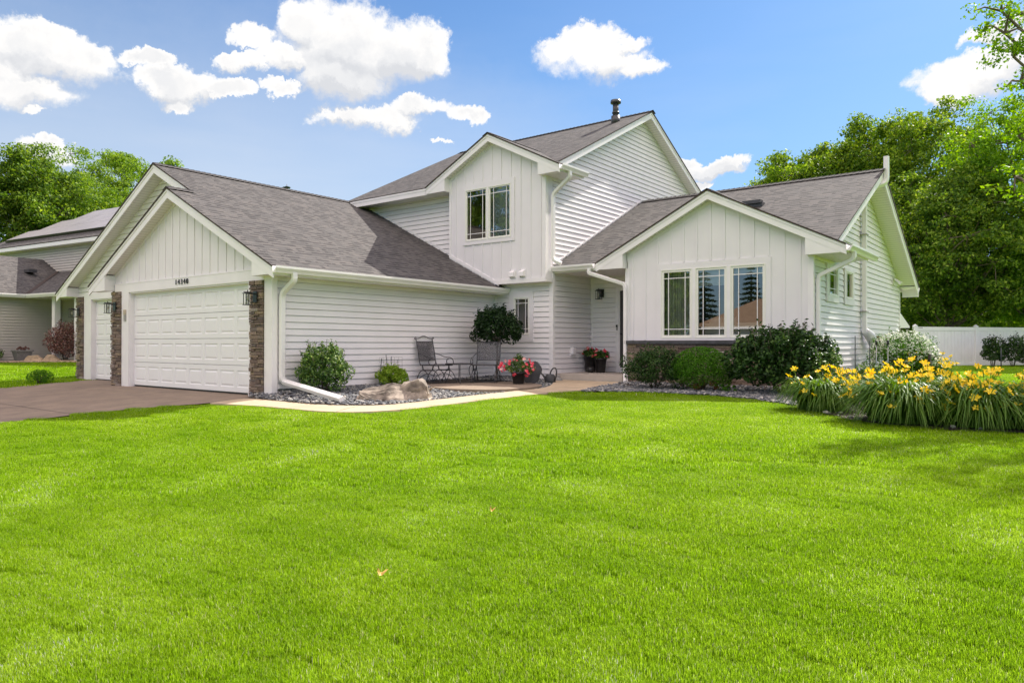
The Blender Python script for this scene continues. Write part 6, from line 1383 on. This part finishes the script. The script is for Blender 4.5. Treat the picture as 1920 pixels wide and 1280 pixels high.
b = MB(); b.mesh([(-.2, -.2, 0), (.2, -.2, 0), (.2, .2, 0), (-.2, .2, 0), (-.28, -.28, .42), (.28, -.28, .42), (.28, .28, .42), (-.28, .28, .42)], [(3, 2, 1, 0), (4, 5, 6, 7), (0, 1, 5, 4), (1, 2, 6, 5), (2, 3, 7, 6), (3, 0, 4, 7)]); b.box((-.31, -.31, .40), (.31, .31, .47)); sub(b, 'pot', M['potgray'], np_)
shrub('', None, '', (.26, .26, .2), 500, .06, 'leaf_red', 73, lumps=8, root=np_, stem=False, base=.42)
shrub('flowering_plant', (-34.3, 10.0, .28), 'green plant with red blossoms at the left edge by the neighbour wall', (.55, .5, .6), 1500, .07, 'leaf_burn', 74, lumps=12, sprigs=12)
nbd = MB(); P = [(-36, 8.6), (-34.0, 9.3), (-33.0, 10.0), (-31.9, 10.6), (-30.8, 10.9), (-29.8, 11.6), (-30, 13), (-33, 13), (-36, 11.5)]; nbd.face([(x, y, hgt(x, y) + .012) for x, y in P]); tag(nbd.build('neighbor_bed_ground', M['soil']), kind='structure')
stones('bed_gravel', [(-34.0, 9.6), (-33.0, 10.2), (-31.9, 10.7), (-30.8, 11.1), (-30.2, 11.8), (-31.5, 12.0), (-33, 11.2)], gz2, 900, .03, .06, 9, None, 'pale tan gravel around the rocks of the neighbour bed', mat=M['rock'])

# ------------------------------------------------------------------ sky, sun, camera
SUN = Vector((.14, 1.0, 1.0)).normalized(); el = math.asin(SUN.z); az = math.atan2(SUN.x, SUN.y)
w = bpy.data.worlds.new('World'); scene.world = w; w.use_nodes = True; nt = w.node_tree
for n in list(nt.nodes): nt.nodes.remove(n)
out = nt.nodes.new('ShaderNodeOutputWorld'); bg = nt.nodes.new('ShaderNodeBackground'); bg.inputs['Strength'].default_value = SKY_STR; L(nt, bg.outputs[0], out.inputs[0])
sky = nt.nodes.new('ShaderNodeTexSky'); sky.sky_type = 'NISHITA'; sky.sun_disc = False; sky.sun_elevation = el; sky.sun_rotation = az; sky.air_density = 1.0; sky.dust_density = .6; sky.ozone_density = 2.5
tc = nt.nodes.new('ShaderNodeTexCoord')
def mth(op, a, b=None, c=None, clamp=False):
    n = N(nt, 'ShaderNodeMath', operation=op, use_clamp=clamp)
    for i, x in enumerate((a, b, c)):
        if x is None: continue
        if isinstance(x, (int, float)): n.inputs[i].default_value = x
        else: L(nt, x, n.inputs[i])
    return n.outputs[0]
nrm = N(nt, 'ShaderNodeVectorMath', operation='NORMALIZE'); L(nt, tc.outputs['Generated'], nrm.inputs[0]); dirv = nrm.outputs[0]
# warp the direction with noise for ragged cloud outlines
nz1 = N(nt, 'ShaderNodeTexNoise', i_Scale=7.0, i_Detail=14.0, i_Roughness=.68); L(nt, dirv, nz1.inputs['Vector'])
wv = N(nt, 'ShaderNodeVectorMath', operation='SUBTRACT'); L(nt, nz1.outputs['Color'], wv.inputs[0]); wv.inputs[1].default_value = (.5, .5, .5)
ws = N(nt, 'ShaderNodeVectorMath', operation='SCALE'); L(nt, wv.outputs[0], ws.inputs[0]); ws.inputs['Scale'].default_value = .105
wd = N(nt, 'ShaderNodeVectorMath', operation='ADD'); L(nt, dirv, wd.inputs[0]); L(nt, ws.outputs[0], wd.inputs[1])
def cdir(az_, el_): return Vector((math.sin(az_) * math.cos(el_), math.cos(az_) * math.cos(el_), math.sin(el_)))
def pxdir(px, py):
    d = Vector((*FWD, 0)) + Vector((*RGT, 0)) * ((px - 960) / 1351.4) + Vector((0, 0, (645.4 - py) / 1351.4)); return d.normalized()
def blob(c, rw, rh, amt=1.0):
    """soft elliptical mask around direction c; returns value"""
    c = Vector(c).normalized(); r = Vector((c.y, -c.x, 0)).normalized(); u = r.cross(c)
    d1 = N(nt, 'ShaderNodeVectorMath', operation='DOT_PRODUCT'); L(nt, wd.outputs[0], d1.inputs[0]); d1.inputs[1].default_value = r / rw
    d2 = N(nt, 'ShaderNodeVectorMath', operation='DOT_PRODUCT'); L(nt, wd.outputs[0], d2.inputs[0]); d2.inputs[1].default_value = u / rh
    d3 = N(nt, 'ShaderNodeVectorMath', operation='DOT_PRODUCT'); L(nt, wd.outputs[0], d3.inputs[0]); d3.inputs[1].default_value = c
    c2 = u.dot(c) / rh
    q = mth('ADD', mth('MULTIPLY', d1.outputs['Value'], d1.outputs['Value']), mth('MULTIPLY', d2.outputs['Value'], d2.outputs['Value']))
    m = mth('SUBTRACT', 1.0, q)                      # 1 at centre, 0 on the rim
    m = mth('MULTIPLY', m, mth('GREATER_THAN', d3.outputs['Value'], .2))
    return mth('MULTIPLY', m, amt, clamp=True)
CL = [(-40, 110, 110, 60), (60, 80, 70, 40), (110, 105, 88, 48), (165, 92, 42, 26), (30, 165, 80, 32), (335, 158, 72, 28), (290, 138, 44, 22), (410, 168, 40, 16), (330, 185, 34, 16), (655, 95, 130, 80), (570, 65, 50, 38), (740, 95, 85, 60), (640, 150, 100, 45), (790, 115, 50, 42), (465, 78, 42, 20), (435, 122, 50, 18), (520, 120, 55, 22), (510, 172, 42, 16),
      (700, 222, 110, 26), (780, 208, 90, 20), (880, 218, 40, 17), (1110, 90, 115, 44), (1060, 85, 60, 32), (1180, 62, 50, 17), (1200, 112, 60, 20), (1330, 312, 65, 16), (1290, 295, 28, 13), (1320, 340, 26, 9), (1830, 140, 95, 38), (1790, 165, 60, 20), (1870, 60, 60, 16), (90, 290, 50, 20), (250, 96, 45, 14), (1900, 110, 60, 40), (60, 210, 18, 8), (835, 266, 22, 5), (1330, 320, 60, 14)]
mask = None; mlow = None
for px, py, a, b_ in CL:
    v = blob(pxdir(px, py), a / 1351.4 * 1.06, b_ / 1351.4 * 1.10)
    mask = v if mask is None else mth('MAXIMUM', mask, v)
    if a > 45:
        v2 = blob(pxdir(px, py + b_ * .5), a / 1351.4 * 1.12, b_ / 1351.4 * 1.18); mlow = v2 if mlow is None else mth('MAXIMUM', mlow, v2)
# unseen cloud field added behind the camera as fill light on front walls
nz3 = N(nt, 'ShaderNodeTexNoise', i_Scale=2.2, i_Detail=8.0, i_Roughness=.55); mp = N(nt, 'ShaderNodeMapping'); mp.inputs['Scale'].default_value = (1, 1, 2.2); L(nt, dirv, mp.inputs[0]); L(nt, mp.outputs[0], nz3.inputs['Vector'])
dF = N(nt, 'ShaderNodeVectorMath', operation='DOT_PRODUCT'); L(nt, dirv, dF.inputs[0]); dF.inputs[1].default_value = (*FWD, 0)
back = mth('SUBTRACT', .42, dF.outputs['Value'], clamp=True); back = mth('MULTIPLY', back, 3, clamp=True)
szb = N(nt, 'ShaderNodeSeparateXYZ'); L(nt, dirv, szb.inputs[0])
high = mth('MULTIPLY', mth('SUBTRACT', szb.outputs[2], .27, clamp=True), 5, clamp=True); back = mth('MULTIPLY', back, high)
fld = mth('MULTIPLY', mth('MULTIPLY', mth('SUBTRACT', nz3.outputs[0], FILL_CLOUD_T, clamp=True), 7), back, clamp=True)
# erode with fine noise
nz2 = N(nt, 'ShaderNodeTexNoise', i_Scale=15.0, i_Detail=12.0, i_Roughness=.64); L(nt, dirv, nz2.inputs['Vector'])
m1 = mth('ADD', mask, mth('MULTIPLY', mth('SUBTRACT', nz2.outputs[0], .50), 2.1))
alpha = N(nt, 'ShaderNodeMapRange', interpolation_type='SMOOTHSTEP'); low = mth('MULTIPLY', mth('SUBTRACT', mlow, mask), 2.0, clamp=True)
alpha.inputs['From Min'].default_value = .04; L(nt, mth('MULTIPLY_ADD', low, .75, .50), alpha.inputs['From Max']); L(nt, m1, alpha.inputs[0])
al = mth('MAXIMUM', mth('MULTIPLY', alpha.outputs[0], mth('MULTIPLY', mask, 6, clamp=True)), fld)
# thin high veil
nv = N(nt, 'ShaderNodeTexNoise', i_Scale=3.0, i_Detail=6.0); mv = N(nt, 'ShaderNodeMapping'); mv.inputs['Scale'].default_value = (1, 1, 5); mv.inputs['Rotation'].default_value = (.1, .12, 0); L(nt, dirv, mv.inputs[0]); L(nt, mv.outputs[0], nv.inputs['Vector'])
sz = N(nt, 'ShaderNodeSeparateXYZ'); L(nt, dirv, sz.inputs[0])
veil = mth('MULTIPLY', mth('MULTIPLY', mth('SUBTRACT', nv.outputs[0], .42, clamp=True), 2.2, clamp=True), mth('SUBTRACT', .85, mth('MULTIPLY', sz.outputs[2], 1.6), clamp=True), clamp=True)
# cloud shading: slightly gray in thick cores and bases
core = N(nt, 'ShaderNodeMapRange'); core.inputs['From Min'].default_value = .30; core.inputs['From Max'].default_value = 1.0; L(nt, m1, core.inputs[0])
nzc = N(nt, 'ShaderNodeTexNoise', i_Scale=9.0, i_Detail=6.0); L(nt, wd.outputs[0], nzc.inputs['Vector'])
cr = ramp(nt, mth('MULTIPLY', mth('ADD', mth('MULTIPLY', core.outputs[0], .55), mth('MULTIPLY', low, 1.8)), mth('MULTIPLY_ADD', nzc.outputs[0], 3.4, -.85)), [(0, (1.0, 1.0, 1.0)), (.25, (1.0, .985, .97)), (.55, (.86, .865, .88)), (1, (.72, .735, .77))])
cs = N(nt, 'ShaderNodeVectorMath', operation='SCALE'); L(nt, cr.outputs[0], cs.inputs[0]); 
fb_ = mth('MULTIPLY_ADD', back, FILL_CLOUD - CLOUD, CLOUD); L(nt, fb_, cs.inputs['Scale'])
wt = N(nt, 'ShaderNodeMix', data_type='RGBA', blend_type='MULTIPLY'); L(nt, back, wt.inputs[0]); L(nt, cs.outputs[0], wt.inputs[6]); wt.inputs[7].default_value = (1, .855, .83, 1)  # warm tint for the added fill clouds
sk = N(nt, 'ShaderNodeMix', data_type='RGBA', blend_type='MULTIPLY'); sk.inputs[0].default_value = 1; L(nt, sky.outputs[0], sk.inputs[6]); sk.inputs[7].default_value = (*SKY_TINT, 1)
hz = mth('MULTIPLY', mth('SUBTRACT', .52, sz.outputs[2], clamp=True), 1.5, clamp=True)
hm = N(nt, 'ShaderNodeMix', data_type='RGBA'); L(nt, mth('MULTIPLY', hz, .8), hm.inputs[0]); L(nt, sk.outputs[2], hm.inputs[6]); hm.inputs[7].default_value = (CLOUD * .48, CLOUD * .68, CLOUD * .90, 1)
vm = N(nt, 'ShaderNodeMix', data_type='RGBA'); hb = blob(pxdir(250, 420), .75, .30); L(nt, mth('ADD', mth('MULTIPLY', veil, .42), mth('MULTIPLY', hb, .45), clamp=True), vm.inputs[0]); L(nt, hm.outputs[2], vm.inputs[6]); vm.inputs[7].default_value = (CLOUD * .8, CLOUD * .84, CLOUD * .9, 1)
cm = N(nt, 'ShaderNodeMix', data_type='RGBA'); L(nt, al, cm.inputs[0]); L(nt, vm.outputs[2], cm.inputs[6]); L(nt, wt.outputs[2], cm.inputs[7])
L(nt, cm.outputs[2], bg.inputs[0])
sl = bpy.data.lights.new('sun', 'SUN'); sl.energy = SUN_E; sl.angle = R(.5); sl.color = (1.0, .95, .86); so = bpy.data.objects.new('sun', sl); so.rotation_euler = SUN.to_track_quat('Z', 'Y').to_euler(); so.location = (0, 0, 30); COL.objects.link(so)

cam = bpy.data.cameras.new('camera'); co = bpy.data.objects.new('camera', cam); COL.objects.link(co); scene.camera = co
cam.sensor_width = 36; cam.lens = 1351.4 / 1920 * 36; cam.clip_end = 3000; cam.clip_start = .05
yaw, pitch, roll = R(37.836), R(.231), R(.072)
F = Vector((-math.sin(yaw) * math.cos(pitch), math.cos(yaw) * math.cos(pitch), math.sin(pitch))); R0 = Vector((math.cos(yaw), math.sin(yaw), 0)); U0 = R0.cross(F)
Rr = R0 * math.cos(roll) + U0 * math.sin(roll); Uu = -R0 * math.sin(roll) + U0 * math.cos(roll)
co.matrix_world = Matrix(((Rr.x, Uu.x, -F.x, 0), (Rr.y, Uu.y, -F.y, 0), (Rr.z, Uu.z, -F.z, 1.0), (0, 0, 0, 1)))
scene.view_settings.view_transform = 'Standard'; scene.view_settings.look = 'None'; scene.view_settings.gamma = 1; scene.view_settings.exposure = EXPO
scene.cycles.max_bounces = 8; scene.cycles.transparent_max_bounces = 16; scene.cycles.diffuse_bounces = 3; scene.cycles.glossy_bounces = 4
scene.cycles.use_denoising = True
